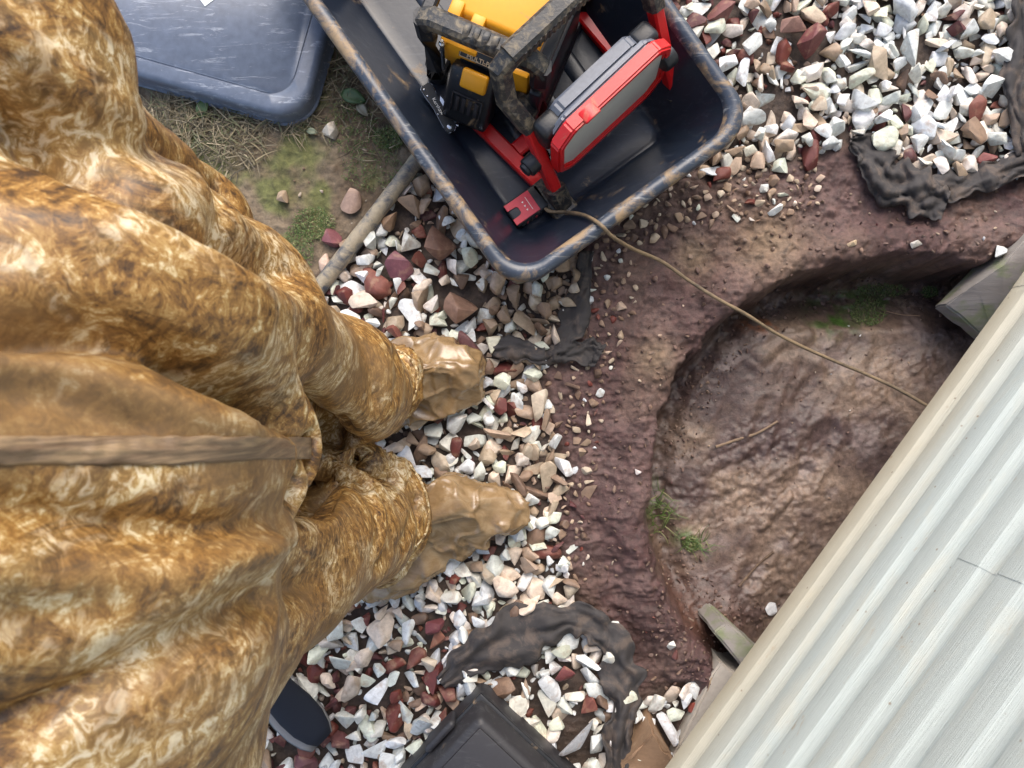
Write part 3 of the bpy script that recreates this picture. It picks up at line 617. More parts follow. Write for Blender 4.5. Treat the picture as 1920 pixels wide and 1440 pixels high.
# ------------------------------------------------------------------ red battery pack in the tub corner
bp = P(982, 388, .052); bx_ = Vector((.82, .57, 0)).normalized(); by_ = Vector((-.57, .82, 0)).normalized()
RM = frame(bp, bx_, by_, (0, 0, 1)); rb = empty('battery_pack', (bp.x, bp.y, .02), 'small red topped tool battery lying in the near corner of the tub', 'battery')
mb = MB(); mb.box((.085, .056, .034), RM @ T((.008, 0, -.018)), .005, 3); mb.build('casing', M_rubber2, rb)
def prism(name, pts, z0, z1, M, m, parent, bev=.0006):
    bm = bmesh.new(); a = [bm.verts.new((x, y, z0)) for x, y in pts]; b_ = [bm.verts.new((x, y, z1)) for x, y in pts]; n = len(pts)
    bm.faces.new(a[::-1]); bm.faces.new(b_)
    for i in range(n): bm.faces.new((a[i], a[(i + 1) % n], b_[(i + 1) % n], b_[i]))
    if bev: bmesh.ops.bevel(bm, geom=bm.edges[:], offset=bev, segments=1, affect='EDGES')
    bm.transform(M); me = bpy.data.meshes.new(name); bm.to_mesh(me); bm.free(); return link(name, me, m, parent, False)
prism('red_cover', [(-.034, -.024), (.026, -.024), (.026, .024), (-.034, .024), (-.034, .010), (-.014, .010), (-.010, .006), (-.010, -.006), (-.014, -.010), (-.034, -.010)], -.001, .002, RM, M_bred, rb)
mb = MB()
for k in (-1, 0, 1): mb.cyl(.0026, .0006, RM @ T((.003, k * .009, .0023)) @ RZ(180), 3)
mb.build('arrow_marks', M_white, rb, auto=False)
mb = MB(); mb.box((.001, .03, .0005), RM @ T((.013, 0, .0022))); mb.build('line_mark', M_white, rb, auto=False)
for k in range(5):
    mb = MB(); mb.box((.004, .003, .018), RM @ T((-.02 + k * .011, -.0285, -.018)), .001); mb.build('side_rib', M_bred if k % 2 else M_rubber2, rb)

# ------------------------------------------------------------------ pocket knife
ka, kb = P(797, 160, .062), P(848, 248, .040); kx = (kb - ka).normalized(); klen = (kb - ka).length
ky = Vector((-kx.y, kx.x, 0)).normalized(); KMx = frame((ka + kb) / 2 + Vector((0, 0, .003)), kx, ky)
kn_ = empty('pocket_knife', (ka + kb) / 2, 'folded black pocket knife with silver rivets beside the yellow tool battery', 'pocket knife')
L = klen / 2
hp = [(-L, -.008), (-L + .004, -.013), (-L + .022, -.012), (-.004, -.0095), (L - .02, -.011), (L - .005, -.012), (L, -.005), (L, .006), (L - .005, .012), (L - .016, .0125), (0, .009), (-L + .03, .0085), (-L + .022, .012), (-L + .006, .013), (-L, .009)]
prism('handle_scale', hp, -.004, .004, KMx, M_knife, kn_, .0015)
prism('liner', [(x * 1.01, y * 1.05) for x, y in hp], -.0015, .0012, KMx, M_metal, kn_, .0004)
prism('blade', [(-.012, .010), (L - .012, .011), (L - .006, .017), (L - .014, .0205), (-.002, .019), (-.02, .016)], -.001, .0018, KMx, M_metal, kn_, .0004)
prism('blade_spine', [(-.010, .017), (L - .014, .019), (L - .014, .0225), (-.004, .0225)], .0016, .003, KMx, M_knife, kn_, .0004)
for (x, y, r_) in ((-L + .008, -.007, .0017), (-L + .022, -.0075, .0017), (.010, -.0075, .0014), (L - .011, 0, .0052), (L - .006, .0165, .0032)):
    mb = MB(); mb.cyl(r_, .0022, KMx @ T((x, y, .0048)), 18, bevel=.0004); mb.build('rivet', M_metal, kn_)
lettering('Kershaw', .0105, KMx @ T((-.004, .0005, .0043)), M_white, kn_)

# ------------------------------------------------------------------ pole and cable
mb = MB(); pp = [P(520, 640, .02), P(616, 517, .022), P(700, 408, .026), P(792, 288, .024), P(880, 172, .02)]
pts = catmull(pp, 14); mb.sweep([Vector(p) for p in pts], .0172, .0172, sides=20, wob=.035); 
tag(mb.build('pole', M_pole, None, True), 'mud streaked grey round pole lying on the ground, one end under the black tub', 'pole')
cp = [P(1016, 384, .045), P(1030, 396, .05), P(1062, 398, .075), P(1096, 404, .15), P(1124, 420, .212), P(1150, 445, .19), P(1190, 468, .12), P(1240, 490, .075), P(1290, 525, .055), P(1345, 560, .05), P(1400, 590, .035), P(1450, 622, .01),
      P(1500, 648, -.01), P(1560, 675, -.025), P(1620, 700, -.03), P(1680, 728, -.03), P(1740, 762, -.02), P(1800, 800, 0), P(1860, 850, .02)]
mb = MB(); mb.sweep([Vector(p) for p in catmull(cp, 8)], .0038, .0038, sides=10, wob=.08); tag(mb.build('cable', M_cable, None, True), 'thin mud coated cable from the work light over the tub rim across the pit', 'cable')

def inside_poly(x, y, poly):
    c = False; j = len(poly) - 1
    for i in range(len(poly)):
        if (poly[i][1] > y) != (poly[j][1] > y) and x < (poly[j][0] - poly[i][0]) * (y - poly[i][1]) / (poly[j][1] - poly[i][1]) + poly[i][0]: c = not c
        j = i
    return c
# ------------------------------------------------------------------ landscape fabric scraps
def ribbon(name, line, width, label, seed, crump=.010, lift=.008, thick=.0008):
    """line: (px, py, width px, height)"""
    c = catmull([(a, b_, w, z) for a, b_, w, z in line], 14); n = len(c); m = 18; V = []
    rs = np.random.default_rng(seed)
    for i, (a, b_, w, z) in enumerate(c):
        a0, b0 = c[max(i - 1, 0)][:2]; a1, b1 = c[min(i + 1, n - 1)][:2]; t = np.array([a1 - a0, b1 - b0]); t /= np.linalg.norm(t) + 1e-9; nn = np.array([-t[1], t[0]])
        for j in range(m):
            s = j / (m - 1) * 2 - 1; ed = w / 2 * (1 + .35 * vnoise(i * .20, j * .0 + (s > 0) * 9, None, seed) + .10 * vnoise(i * .5, (s > 0) * 9, None, seed + 1))
            g = G(a + nn[0] * s * ed, b_ + nn[1] * s * ed)
            w_ = vnoise(i * .05, s * .8, None, seed + 2)
            n1 = abs(vnoise(i * .085 + s * 1.1 + w_, s * 1.3 - i * .02, None, seed + 3)); n2 = abs(vnoise(i * .12 - s * 1.4, s * 1.8 + i * .04 + w_, None, seed + 5)); n3 = abs(vnoise(i * .25 + s, s * 3.2, None, seed + 9))
            hgt = z * (1 - .75 * s * s) * .55 + crump * (1.1 * n1 + .45 * n2 + .12 * n3)
            k = (H - g.z - hgt - .012) / (H - g.z); V.append((g.x * k, g.y * k, g.z + hgt + lift + (.016 if inside_poly(a, b_, GR_A) or inside_poly(a, b_, GR_B) else 0)))
    Ix = np.arange(n * m).reshape(n, m); F = np.stack([Ix[:-1, :-1], Ix[1:, :-1], Ix[1:, 1:], Ix[:-1, 1:]], -1).reshape(-1, 4)
    me = mesh_np(name, V, F); o = link(name, me, M_cloth); so_ = o.modifiers.new('s', 'SOLIDIFY'); so_.thickness = thick
    return tag(o, label, 'fabric scrap', 'torn strips of landscape fabric')
ribbon('landscape_fabric', [(828, 1278, 30, .012), (880, 1235, 62, .02), (950, 1200, 95, .03), (1020, 1170, 80, .03), (1090, 1160, 55, .03), (1140, 1195, 60, .025), (1165, 1260, 68, .02), (1168, 1330, 62, .02), (1160, 1400, 52, .018), (1150, 1500, 50, .015)], 0,
       'torn dark landscape fabric looping over the gravel above the black case', 71, .018)
ribbon('landscape_fabric', [(1100, 470, 26, .006), (1092, 530, 30, .008), (1078, 590, 44, .01), (1058, 640, 38, .01), (1035, 675, 22, .012)], 0, 'narrow dark fabric strip running down from the near corner of the tub', 75, .008)
ribbon('landscape_fabric', [(925, 652, 34, .008), (970, 655, 42, .01), (1020, 668, 30, .01), (1060, 660, 34, .006), (1110, 660, 50, .006), (1126, 668, 40, .004)], 0, 'crumpled dark fabric scrap lying between the boots and the tub', 79, .010)
ribbon('landscape_fabric', [(1592, 262, 24, .01), (1630, 285, 60, .015), (1655, 325, 84, .02), (1700, 350, 88, .02), (1745, 368, 72, .015), (1778, 380, 60, .012)], 0, 'thick folded dark fabric scrap at the edge of the gravel above the pit', 83, .022)
ribbon('landscape_fabric', [(1740, 345, 40, .01), (1800, 345, 54, .012), (1860, 325, 60, .012), (1930, 300, 56, .014), (2000, 280, 50, .012)], 0, 'long dark fabric strip running off the right side of the photo below the gravel', 87, .014)
ribbon('landscape_fabric', [(1910, -20, 40, .02), (1912, 60, 48, .03), (1905, 140, 56, .03), (1905, 210, 60, .03), (1925, 290, 50, .02)], 0, 'upright dark fabric edge along the upper right side of the photo', 91, .016)

# ------------------------------------------------------------------ surface nets
def surface_nets(F, org, vs):
    nx_, ny_, nz_ = F.shape; s = F < 0
    def cr(a, b_, ax):
        return a != b_
    cell = np.zeros((nx_ - 1, ny_ - 1, nz_ - 1), np.int8)
    for dx in (0, 1):
        for dy in (0, 1):
            for dz in (0, 1): cell += s[dx:nx_ - 1 + dx, dy:ny_ - 1 + dy, dz:nz_ - 1 + dz]
    act = (cell > 0) & (cell < 8); ci = np.argwhere(act); idx = -np.ones(act.shape, np.int32); idx[act] = np.arange(len(ci))
    acc = np.zeros((len(ci), 3)); cnt = np.zeros(len(ci))
    for ax in range(3):
        for a in (0, 1):
            for b_ in (0, 1):
                o0 = [0, 0, 0]; oth = [k for k in range(3) if k != ax]; o0[oth[0]] = a; o0[oth[1]] = b_; o1 = list(o0); o1[ax] = 1
                f0 = F[ci[:, 0] + o0[0], ci[:, 1] + o0[1], ci[:, 2] + o0[2]]; f1 = F[ci[:, 0] + o1[0], ci[:, 1] + o1[1], ci[:, 2] + o1[2]]
                k = (f0 < 0) != (f1 < 0); t = np.where(k, f0 / np.where(k, f0 - f1, 1), 0); p = np.array(o0, float)[None] + np.zeros((len(ci), 1)); p[:, ax] += t
                acc += p * k[:, None]; cnt += k
    V = (ci + acc / cnt[:, None]) * vs + org; Q = []
    for ax in range(3):
        sl0 = [slice(None)] * 3; sl1 = [slice(None)] * 3; sl0[ax] = slice(0, -1); sl1[ax] = slice(1, None)
        e = np.argwhere(s[tuple(sl0)] != s[tuple(sl1)]); o1, o2 = [k for k in range(3) if k != ax]
        lim = np.array(act.shape); ok = (e[:, o1] > 0) & (e[:, o2] > 0) & (e[:, o1] < lim[o1]) & (e[:, o2] < lim[o2]); e = e[ok]
        inside = s[e[:, 0], e[:, 1], e[:, 2]]
        def cidx(a, b_):
            c = e.copy(); c[:, o1] -= a; c[:, o2] -= b_; return idx[c[:, 0], c[:, 1], c[:, 2]]
        q_ = np.stack([cidx(1, 1), cidx(0, 1), cidx(0, 0), cidx(1, 0)], 1)
        flip = inside if ax != 1 else ~inside
        q_[~flip] = q_[~flip][:, ::-1]; Q.append(q_)
    Q = np.concatenate(Q); return V, Q[(Q >= 0).all(1)]
def sdf_mesh(prims, vs, pad=.03, warp=None):
    """prims: (a, b, ra, rb, k) rounded cones, smooth union radius k"""
    pts = np.array([list(p[0]) for p in prims] + [list(p[1]) for p in prims]); rr = np.array([p[2] for p in prims] + [p[3] for p in prims])
    lo = (pts - rr[:, None]).min(0) - pad; hi = (pts + rr[:, None]).max(0) + pad
    n = np.ceil((hi - lo) / vs).astype(int) + 1
    X = (lo[0] + np.arange(n[0]) * vs).astype(np.float32)[:, None, None]; Y = (lo[1] + np.arange(n[1]) * vs).astype(np.float32)[None, :, None]; Z = (lo[2] + np.arange(n[2]) * vs).astype(np.float32)[None, None, :]
    F = np.full(tuple(n), 1.0, np.float32)
    for a, b_, ra, rb_, k in prims:
        a = np.array(a, np.float32); d = np.array(b_, np.float32) - a; L2 = float(d @ d) + 1e-9
        t = ((X - a[0]) * d[0] + (Y - a[1]) * d[1] + (Z - a[2]) * d[2]) / L2; t = np.clip(t, 0, 1)
        D = np.sqrt((X - a[0] - t * d[0]) ** 2 + (Y - a[1] - t * d[1]) ** 2 + (Z - a[2] - t * d[2]) ** 2) - (ra + (rb_ - ra) * t)
        h = np.clip(k - np.abs(F - D), 0, None) / k; F = np.minimum(F, D) - h * h * h * k / 6
    return surface_nets(F, lo, vs)
def vnormals(V, Q):
    n = np.cross(V[Q[:, 2]] - V[Q[:, 0]], V[Q[:, 3]] - V[Q[:, 1]]); N_ = np.zeros_like(V)
    for k in range(4): np.add.at(N_, Q[:, k], n)
    return N_ / (np.linalg.norm(N_, axis=1, keepdims=True) + 1e-12)
def smooth(V, Q, it=2, f=.5):
    for _ in range(it):
        A_ = np.zeros_like(V); C_ = np.zeros(len(V))
        for k in range(4):
            np.add.at(A_, Q[:, k], V[Q[:, (k + 1) % 4]] + V[Q[:, (k + 3) % 4]]); np.add.at(C_, Q[:, k], 2)
        V = V + f * (A_ / np.maximum(C_, 1)[:, None] - V)
    return V
def chain(L, k=.05, mirror=False):
    return [(L[i][0], L[i + 1][0], L[i][1], L[i + 1][1], k) for i in range(len(L) - 1)]

# ------------------------------------------------------------------ the person in the muddy coverall
hipc = Vector((-.36, -.07, 0))
person = empty('person', (-.30, -.10, 0), 'person standing in a baggy mud smeared tan coverall and muddy boot covers, seen from above', 'person')
def V3(x, y, z): return Vector((x, y, z))
# body under the clothes: one continuous figure
bd = chain([(P(735, 712, .055), .034), (P(700, 716, .06), .036), (P(690, 722, .12), .04), (V3(-.34, .03, .45), .040), (V3(-.42, .01, .88), .055)], .03)
bd += [(P(735, 712, .05), P(860, 700, .035), .034, .026, .03)]
bd += chain([(P(780, 975, .055), .034), (P(725, 980, .06), .036), (P(712, 990, .12), .04), (V3(-.36, -.235, .45), .040), (V3(-.43, -.15, .88), .055)], .03)
bd += [(P(780, 975, .05), P(930, 962, .035), .034, .026, .03)]
bd += chain([(V3(-.47, -.07, .95), .09), (V3(-.48, -.07, 1.15), .09), (V3(-.45, -.07, 1.36), .12), (V3(-.43, -.07, 1.50), .052), (V3(-.40, -.07, 1.56), .055)], .06)
bd += [(V3(-.45, -.22, 1.40), V3(-.45, .08, 1.40), .065, .065, .06), (V3(-.39, -.07, 1.63), V3(-.385, -.07, 1.70), .078, .088, .04), (V3(-.305, -.07, 1.64), V3(-.30, -.07, 1.655), .012, .009, .02)]
for sgn in (-1, 1):
    yc = -.07 + sgn * .17
    sh, elb, wr = V3(-.46, yc, 1.40), V3(-.58, -.07 + sgn * .26, 1.16), V3(-.66, -.07 + sgn * .27, .93)
    bd += chain([(sh, .05), (elb, .038), (wr, .026)], .03)
    pm = wr + V3(0, 0, -.07); bd += [(wr, pm, .026, .030, .02)]
    for k, (dy, ln) in enumerate(((-.024, .07), (-.008, .08), (.008, .078), (.024, .062))):
        b0 = pm + V3(0, 0, -.015) + V3(dy, 0, 0); b1 = b0 + V3(0, sgn * -.006, -ln * .5); b2 = b1 + V3(0, sgn * -.018, -ln * .4); bd += [(b0, b1, .0095, .0085, .006), (b1, b2, .0085, .007, .006)]
    bd += [(wr + V3(.022, 0, -.03), wr + V3(.045, sgn * -.01, -.085), .012, .009, .01)]
V, Q = sdf_mesh(bd, .007); V = smooth(V, Q, 1); link('body', mesh_np('body', V, Q), M_skin, person)

def Sp(px, py, z, r): return (P(px, py, z), r)
suit = []
suit += chain([Sp(706, 728, .20, .060), Sp(680, 735, .30, .082), Sp(628, 718, .43, .103), Sp(522, 680, .58, .099), Sp(395, 605, .78, .120), Sp(230, 590, .97, .13), Sp(120, 640, 1.1, .14)], .05)
suit += chain([Sp(718, 985, .18, .062), Sp(676, 996, .28, .092), Sp(610, 1003, .43, .108), Sp(510, 1065, .6, .112), Sp(350, 1150, .8, .125), Sp(205, 1200, 1.0, .135), Sp(100, 1170, 1.12, .15)], .05)
suit += chain([Sp(468, 492, .60, .034), Sp(374, 418, .72, .058), Sp(202, 358, .84, .082), Sp(0, 240, 1.0, .104), Sp(-100, 110, 1.12, .12)], .03)
suit += chain([Sp(400, 1290, .80, .055), Sp(275, 1400, .95, .095), Sp(160, 1600, 1.06, .12)], .05)
suit += chain([Sp(468, 842, .86, .075), Sp(330, 845, .97, .11), Sp(100, 845, 1.12, .13), (V3(-.44, -.07, 1.36), .15)], .06)
suit += chain([(V3(-.47, -.07, .80), .15), (V3(-.50, -.07, 1.1), .17), (V3(-.47, -.07, 1.36), .15), (V3(-.43, -.07, 1.52), .085), (V3(-.40, -.07, 1.63), .10), (V3(-.40, -.07, 1.69), .112)], .08)
suit += chain([Sp(648, 862, .24, .034), Sp(708, 878, .17, .034)], .02)
suit += [(V3(-.46, -.25, 1.38), V3(-.46, .11, 1.38), .09, .09, .08)]
for sgn in (-1, 1):
    suit += chain([(V3(-.46, -.07 + sgn * .18, 1.40), .085), (V3(-.58, -.07 + sgn * .27, 1.16), .07), (V3(-.66, -.07 + sgn * .275, .95), .058)], .05)
for (a, b_) in ((Sp(738, 905, .15, .045), Sp(748, 940, .14, .045)), (Sp(735, 702, .15, .055), Sp(738, 735, .16, .05)), (Sp(748, 940, .14, .045), Sp(742, 985, .15, .055)), (Sp(742, 985, .15, .055), Sp(716, 1050, .15, .045))):
    suit.append((a[0], b_[0], a[1], b_[1], .03))
V, Q = sdf_mesh(suit, .0065); V = smooth(V, Q, 10)
# drop the inside of the trouser legs' bottom caps is not needed: boots fill them
def px_of(V):
    k = FPX / (H - V[:, 2]); return V[:, 0] * k + 960, 720 - V[:, 1] * k
def strokes(V, Q, L, facing=.15):
    N_ = vnormals(V, Q); px, py = px_of(V); vd = np.array([0, 0, H])[None] - V; vd /= np.linalg.norm(vd, axis=1, keepdims=True)
    fc = np.clip((N_ * vd).sum(1) / facing, 0, 1); D_ = np.zeros(len(V))
    for amp, w, line in L:
        c = np.array(catmull(line, 10)); best = np.full(len(V), 1e9); tt = np.zeros(len(V))
        m_ = (px > c[:, 0].min() - 4 * w) & (px < c[:, 0].max() + 4 * w) & (py > c[:, 1].min() - 4 * w) & (py < c[:, 1].max() + 4 * w); ii = np.where(m_)[0]
        for i in range(len(c) - 1):
            a, b_ = c[i], c[i + 1]; e = b_ - a; t = np.clip(((px[ii] - a[0]) * e[0] + (py[ii] - a[1]) * e[1]) / (e @ e + 1e-9), 0, 1)
            d = (px[ii] - a[0] - t * e[0]) ** 2 + (py[ii] - a[1] - t * e[1]) ** 2; up = d < best[ii]; best[ii[up]] = d[up]; tt[ii[up]] = (i + t[up]) / (len(c) - 1)
        D_ += amp * np.exp(-best / w ** 2) * sstep(0, .12, tt) * sstep(1, .85, tt)
    return V + N_ * (D_ * fc)[:, None]
V = strokes(V, Q, [
    (-.050, 30, [(-160, 130), (0, 225), (130, 285), (260, 355), (390, 425), (500, 488), (600, 545)]),
    (.012, 40, [(-160, -60), (0, 60), (150, 170), (300, 280), (430, 400)]),
    (.014, 60, [(-160, 350), (50, 430), (250, 450), (420, 520), (560, 610), (680, 720)]),
    (-.045, 34, [(-200, 560), (0, 595), (150, 606), (300, 640), (450, 705), (560, 765), (640, 815)]),
    (-.040, 20, [(340, 655), (450, 708), (560, 770), (625, 812)]),
    (.012, 26, [(-160, 690), (60, 690), (250, 735), (420, 790), (520, 815)]),
    (-.012, 14, [(-160, 735), (60, 742), (200, 780), (330, 818)]),
    (-.085, 22, [(610, 785), (618, 830), (606, 880), (586, 930), (566, 985)]),
    (-.075, 26, [(570, 830), (625, 848), (680, 870), (720, 895)]),
    (-.026, 26, [(-160, 930), (60, 955), (200, 985), (330, 1005), (450, 990), (560, 945)]),
    (.020, 40, [(-160, 1040), (60, 1070), (250, 1065), (420, 1040), (560, 1005), (660, 975)]),
    (-.026, 34, [(-160, 1450), (50, 1345), (240, 1245), (400, 1165), (540, 1110), (650, 1065)]),
    (.012, 50, [(-160, 1230), (60, 1200), (250, 1150), (430, 1095)]),
    (-.010, 10, [(395, 325), (425, 390), (462, 470)]),
    (-.008, 9, [(350, 300), (400, 350), (440, 380)]),
    (-.010, 14, [(610, 545), (668, 620), (700, 700), (706, 780)]),
    (-.016, 9, [(706, 895), (738, 955), (735, 1030), (700, 1085)]),
    (-.012, 8, [(742, 650), (752, 700), (742, 760)]),
    (-.012, 8, [(762, 880), (780, 930), (770, 990), (745, 1040)]),
    (-.010, 8, [(650, 870), (690, 920), (712, 985), (700, 1060)]),
])
V = smooth(V, Q, 3)
V = strokes(V, Q, [(-.11, 27, [(602, 790), (622, 825), (612, 875), (590, 920), (575, 960)]), (-.07, 24, [(610, 840), (650, 856), (690, 872), (725, 890)])], .3); V = smooth(V, Q, 1)
N_ = vnormals(V, Q); X_, Y_, Z_ = V.T
low = sstep(.55, .2, Z_)
fold = fbm(X_ * 7, Y_ * 7, Z_ * 3.2, s=101, o=3); fine = 1 - np.abs(fbm(X_ * 22 + fold, Y_ * 22, Z_ * 10, s=107, o=3)) * 2
cuff = 1 - np.abs(vnoise(X_ * 40, Y_ * 40, Z_ * 60, s=111)) * 1.6
V = V + N_ * (.004 * fold + .0022 * np.clip(fine - .4, 0, 1) + .012 * sstep(.24, .14, Z_) * np.clip(cuff, -1, 1))[:, None]
V[:, 2] = np.maximum(V[:, 2], .03)
suit_o = link('coverall', mesh_np('coverall', V, Q), M_suit, person)
# the storm flap down the front
bvh = BVHTree.FromPolygons([Vector(v) for v in V], Q.tolist())
def on_suit(px, py, off=.004):
    d = (P(px, py, 0) - Vector((0, 0, H))).normalized(); hit = bvh.ray_cast(Vector((0, 0, H)), d)
    return (hit[0] - d * off) if hit[0] is not None else None
fv = []; rows = 11; prev = None; cols = 0
for i in range(88):
    px = -90 + i * 7.75; lo_y, hi_y = (817, 872) if px < 300 else (817 + (px - 300) * .01, 872 - (px - 300) * .045)
    lo_y += 2.0 * vnoise(i * .3, 1.0) ; hi_y += 2.0 * vnoise(i * .3, 7.0); line = []
    for j in range(rows):
        t = j / (rows - 1); p = on_suit(px, lo_y + (hi_y - lo_y) * t, 0)
        line.append(p)
    if any(p is None for p in line): continue
    fv.append(line); 
dep = np.array([[p.length if False else (p - Vector((0, 0, H))).length for p in l] for l in fv])
for _ in range(6): dep[1:-1] = np.minimum(dep[1:-1], (dep[:-2] + dep[1:-1] * 2 + dep[2:]) / 4)
for _ in range(10): dep[1:-1] = (dep[:-2] + dep[1:-1] * 2 + dep[2:]) / 4
dep = np.minimum(dep, np.array([[(p - Vector((0, 0, H))).length for p in l] for l in fv]))
VV = []
for i, l in enumerate(fv):
    for j, p in enumerate(l):
        d = (p - Vector((0, 0, H))).normalized(); edge = 1 - abs(j / (rows - 1) * 2 - 1) ** 6
        VV.append(Vector((0, 0, H)) + d * (dep[i, j] - .0015 - .0020 * edge - .0014 * float(vnoise(i * .35, j * .5, None, 5)) - (.002 if j == 5 else 0)))
Ix = np.arange(len(fv) * rows).reshape(len(fv), rows); Fq = np.stack([Ix[:-1, :-1], Ix[:-1, 1:], Ix[1:, 1:], Ix[1:, :-1]], -1).reshape(-1, 4)
fo = link('storm_flap', mesh_np('storm_flap', [tuple(v) for v in VV], Fq), M_flap, person); so_ = fo.modifiers.new('s', 'SOLIDIFY'); so_.thickness = .002; so_.offset = -1
# flap corner tab
# stitched hems and cuff edges, cream where the mud has not soaked in
M_hem, nt, b = mat('cream_hem'); n = noise(nt, 90, 6, .7, .5, coords(nt)); setc(nt, b, ramp(nt, n, [(.42, (.16, .09, .03)), (.52, (.5, .37, .18)), (.6, (.78, .68, .48))])); b.inputs['Roughness'].default_value = .6; bump(nt, b, n, .6, .002)
for line, r_ in (([(700, 893), (722, 935), (737, 985), (733, 1040), (712, 1082), (684, 1112)], .0028), ([(765, 868), (790, 905), (803, 950), (800, 995), (775, 1030)], .0024), ([(744, 655), (768, 672), (783, 700), (778, 740), (762, 780)], .002)):
    pts = [on_suit(x, y, .0012) for x, y, in [tuple(c[:2]) for c in catmull(line, 7)]]; pts = [p for p in pts if p is not None]
    ok_ = [pts[0]]
    for p in pts[1:]:
        if (p - ok_[-1]).length < .05: ok_.append(p)
    if len(ok_) > 3:
        mb = MB(); mb.sweep(ok_, r_, sides=8, wob=.25); mb.build('hem', M_hem, person, True)

# boot covers
def boots(name, L, seed, label=None):
    V, Q = sdf_mesh(L, .0042, .02); V = smooth(V, Q, 2)
    N_ = vnormals(V, Q); X_, Y_, Z_ = V.T
    V0 = V.copy(); N0 = N_.copy(); rs = np.random.default_rng(seed)
    for rad, dep, cnt_ in ((.085, .006, 22), (.045, .0032, 50), (.026, .0016, 80)):
        for _ in range(cnt_):
            i = rs.integers(len(V0)); n_ = N0[i] + rs.normal(size=3) * .22; n_ /= np.linalg.norm(n_)
            dv = V - V0[i]; h_ = dv @ n_; rr = np.linalg.norm(V0 - V0[i], axis=1); w_ = sstep(rad * 1.25, rad * .85, rr); o_ = np.clip(h_ + dep, 0, None)
            V = V - n_[None] * (o_ * w_)[:, None]
    c2 = 1 - np.abs(vnoise(X_ * 22, Y_ * 34, Z_ * 28, s=seed + 7)); V = V + N_ * (.006 * np.clip(c2 - .8, 0, 1) * 5 + .002 * vnoise(X_ * 40, Y_ * 40, Z_ * 40, s=seed + 9))[:, None]
    V[:, 2] = np.maximum(V[:, 2], .004)
    return link(name, mesh_np(name, V, Q), M_boot, person)
def pr(a, b_, k=.03): return (a[0], b_[0], a[1], b_[1], k)
boots('boot_cover', [pr(Sp(790, 692, .065, .062), Sp(860, 694, .055, .055)), pr(Sp(700, 715, .07, .07), Sp(790, 692, .065, .062)), pr(Sp(703, 722, .1, .068), Sp(705, 725, .26, .055)), pr(Sp(852, 692, .05, .05), Sp(866, 722, .035, .035)),
                     pr(Sp(740, 780, .03, .034), Sp(800, 755, .03, .042), .05), pr(Sp(800, 755, .03, .042), Sp(872, 730, .03, .034), .05), pr(Sp(748, 655, .03, .034), Sp(830, 655, .03, .026), .05)], 201)
boots('boot_cover', [pr(Sp(845, 950, .075, .062), Sp(918, 958, .062, .052)), pr(Sp(918, 958, .06, .05), Sp(955, 962, .04, .044)), pr(Sp(740, 975, .09, .062), Sp(845, 950, .075, .062)), pr(Sp(722, 985, .1, .06), Sp(722, 988, .26, .055)),
                     pr(Sp(800, 1020, .05, .05), Sp(890, 1012, .035, .035), .05), pr(Sp(735, 1075, .05, .045), Sp(800, 1040, .04, .05), .05), pr(Sp(700, 1100, .03, .035), Sp(758, 1088, .03, .032), .04)], 231)

# ------------------------------------------------------------------ second shoe beside the coverall
sh = empty('sneaker', P(560, 1300, 0), 'navy knit sneaker with grey sole, half hidden under the coverall at the bottom', 'shoe')
ta, tb_ = P(602, 1386, .03), P(440, 1214, .03); sd_ = (ta - tb_).normalized(); sp_ = Vector((-sd_.y, sd_.x, 0)); SL = (ta - tb_).length
SM = frame(tb_, sd_, sp_, (0, 0, 1)) @ RX(-20)
def shoe_loft(name, secs, m, par):
    bm = bmesh.new(); R_ = []
    for x, w, yo, z0, z1, e in secs:
        ring = []
        for k in range(24):
            t = 2 * math.pi * k / 24; c_, s_ = math.cos(t), math.sin(t)
            ring.append(bm.verts.new((x, yo + w * math.copysign(abs(c_) ** e, c_), (z0 + z1) / 2 + (z1 - z0) / 2 * math.copysign(abs(s_) ** e, s_))))
        R_.append(ring)
    for i in range(len(R_) - 1):
        for k in range(24): bm.faces.new((R_[i][k], R_[i][(k + 1) % 24], R_[i + 1][(k + 1) % 24], R_[i + 1][k]))
    bm.faces.new(R_[0][::-1]); bm.faces.new(R_[-1]); bmesh.ops.recalc_face_normals(bm, faces=bm.faces); bm.transform(SM)
    me = bpy.data.meshes.new(name); bm.to_mesh(me); bm.free(); return link(name, me, m, par)
xs = [0, .012, .04, .09, .14, .18, .22, .25, .27, SL]
wd = [.016, .030, .036, .036, .039, .043, .041, .033, .022, .007]
shoe_loft('sole', [(x, w + .008, -.003, -.034, -.004 + (.006 if i > 6 else 0), .6) for i, (x, w) in enumerate(zip(xs, wd))], M_sole, sh)
shoe_loft('sole_edge', [(x * .995 + .001, w + .006, -.001, -.008, .004 + (.004 if i > 6 else 0), .7) for i, (x, w) in enumerate(zip(xs, wd))], M_sole2, sh)
shoe_loft('upper', [(x * .985 + .002, max(w - .003, .004), 0, -.002, z, .85) for x, w, z in zip(xs, wd, [.05, .085, .09, .085, .07, .055, .044, .034, .024, .01])], M_navy, sh).location = sp_ * .006

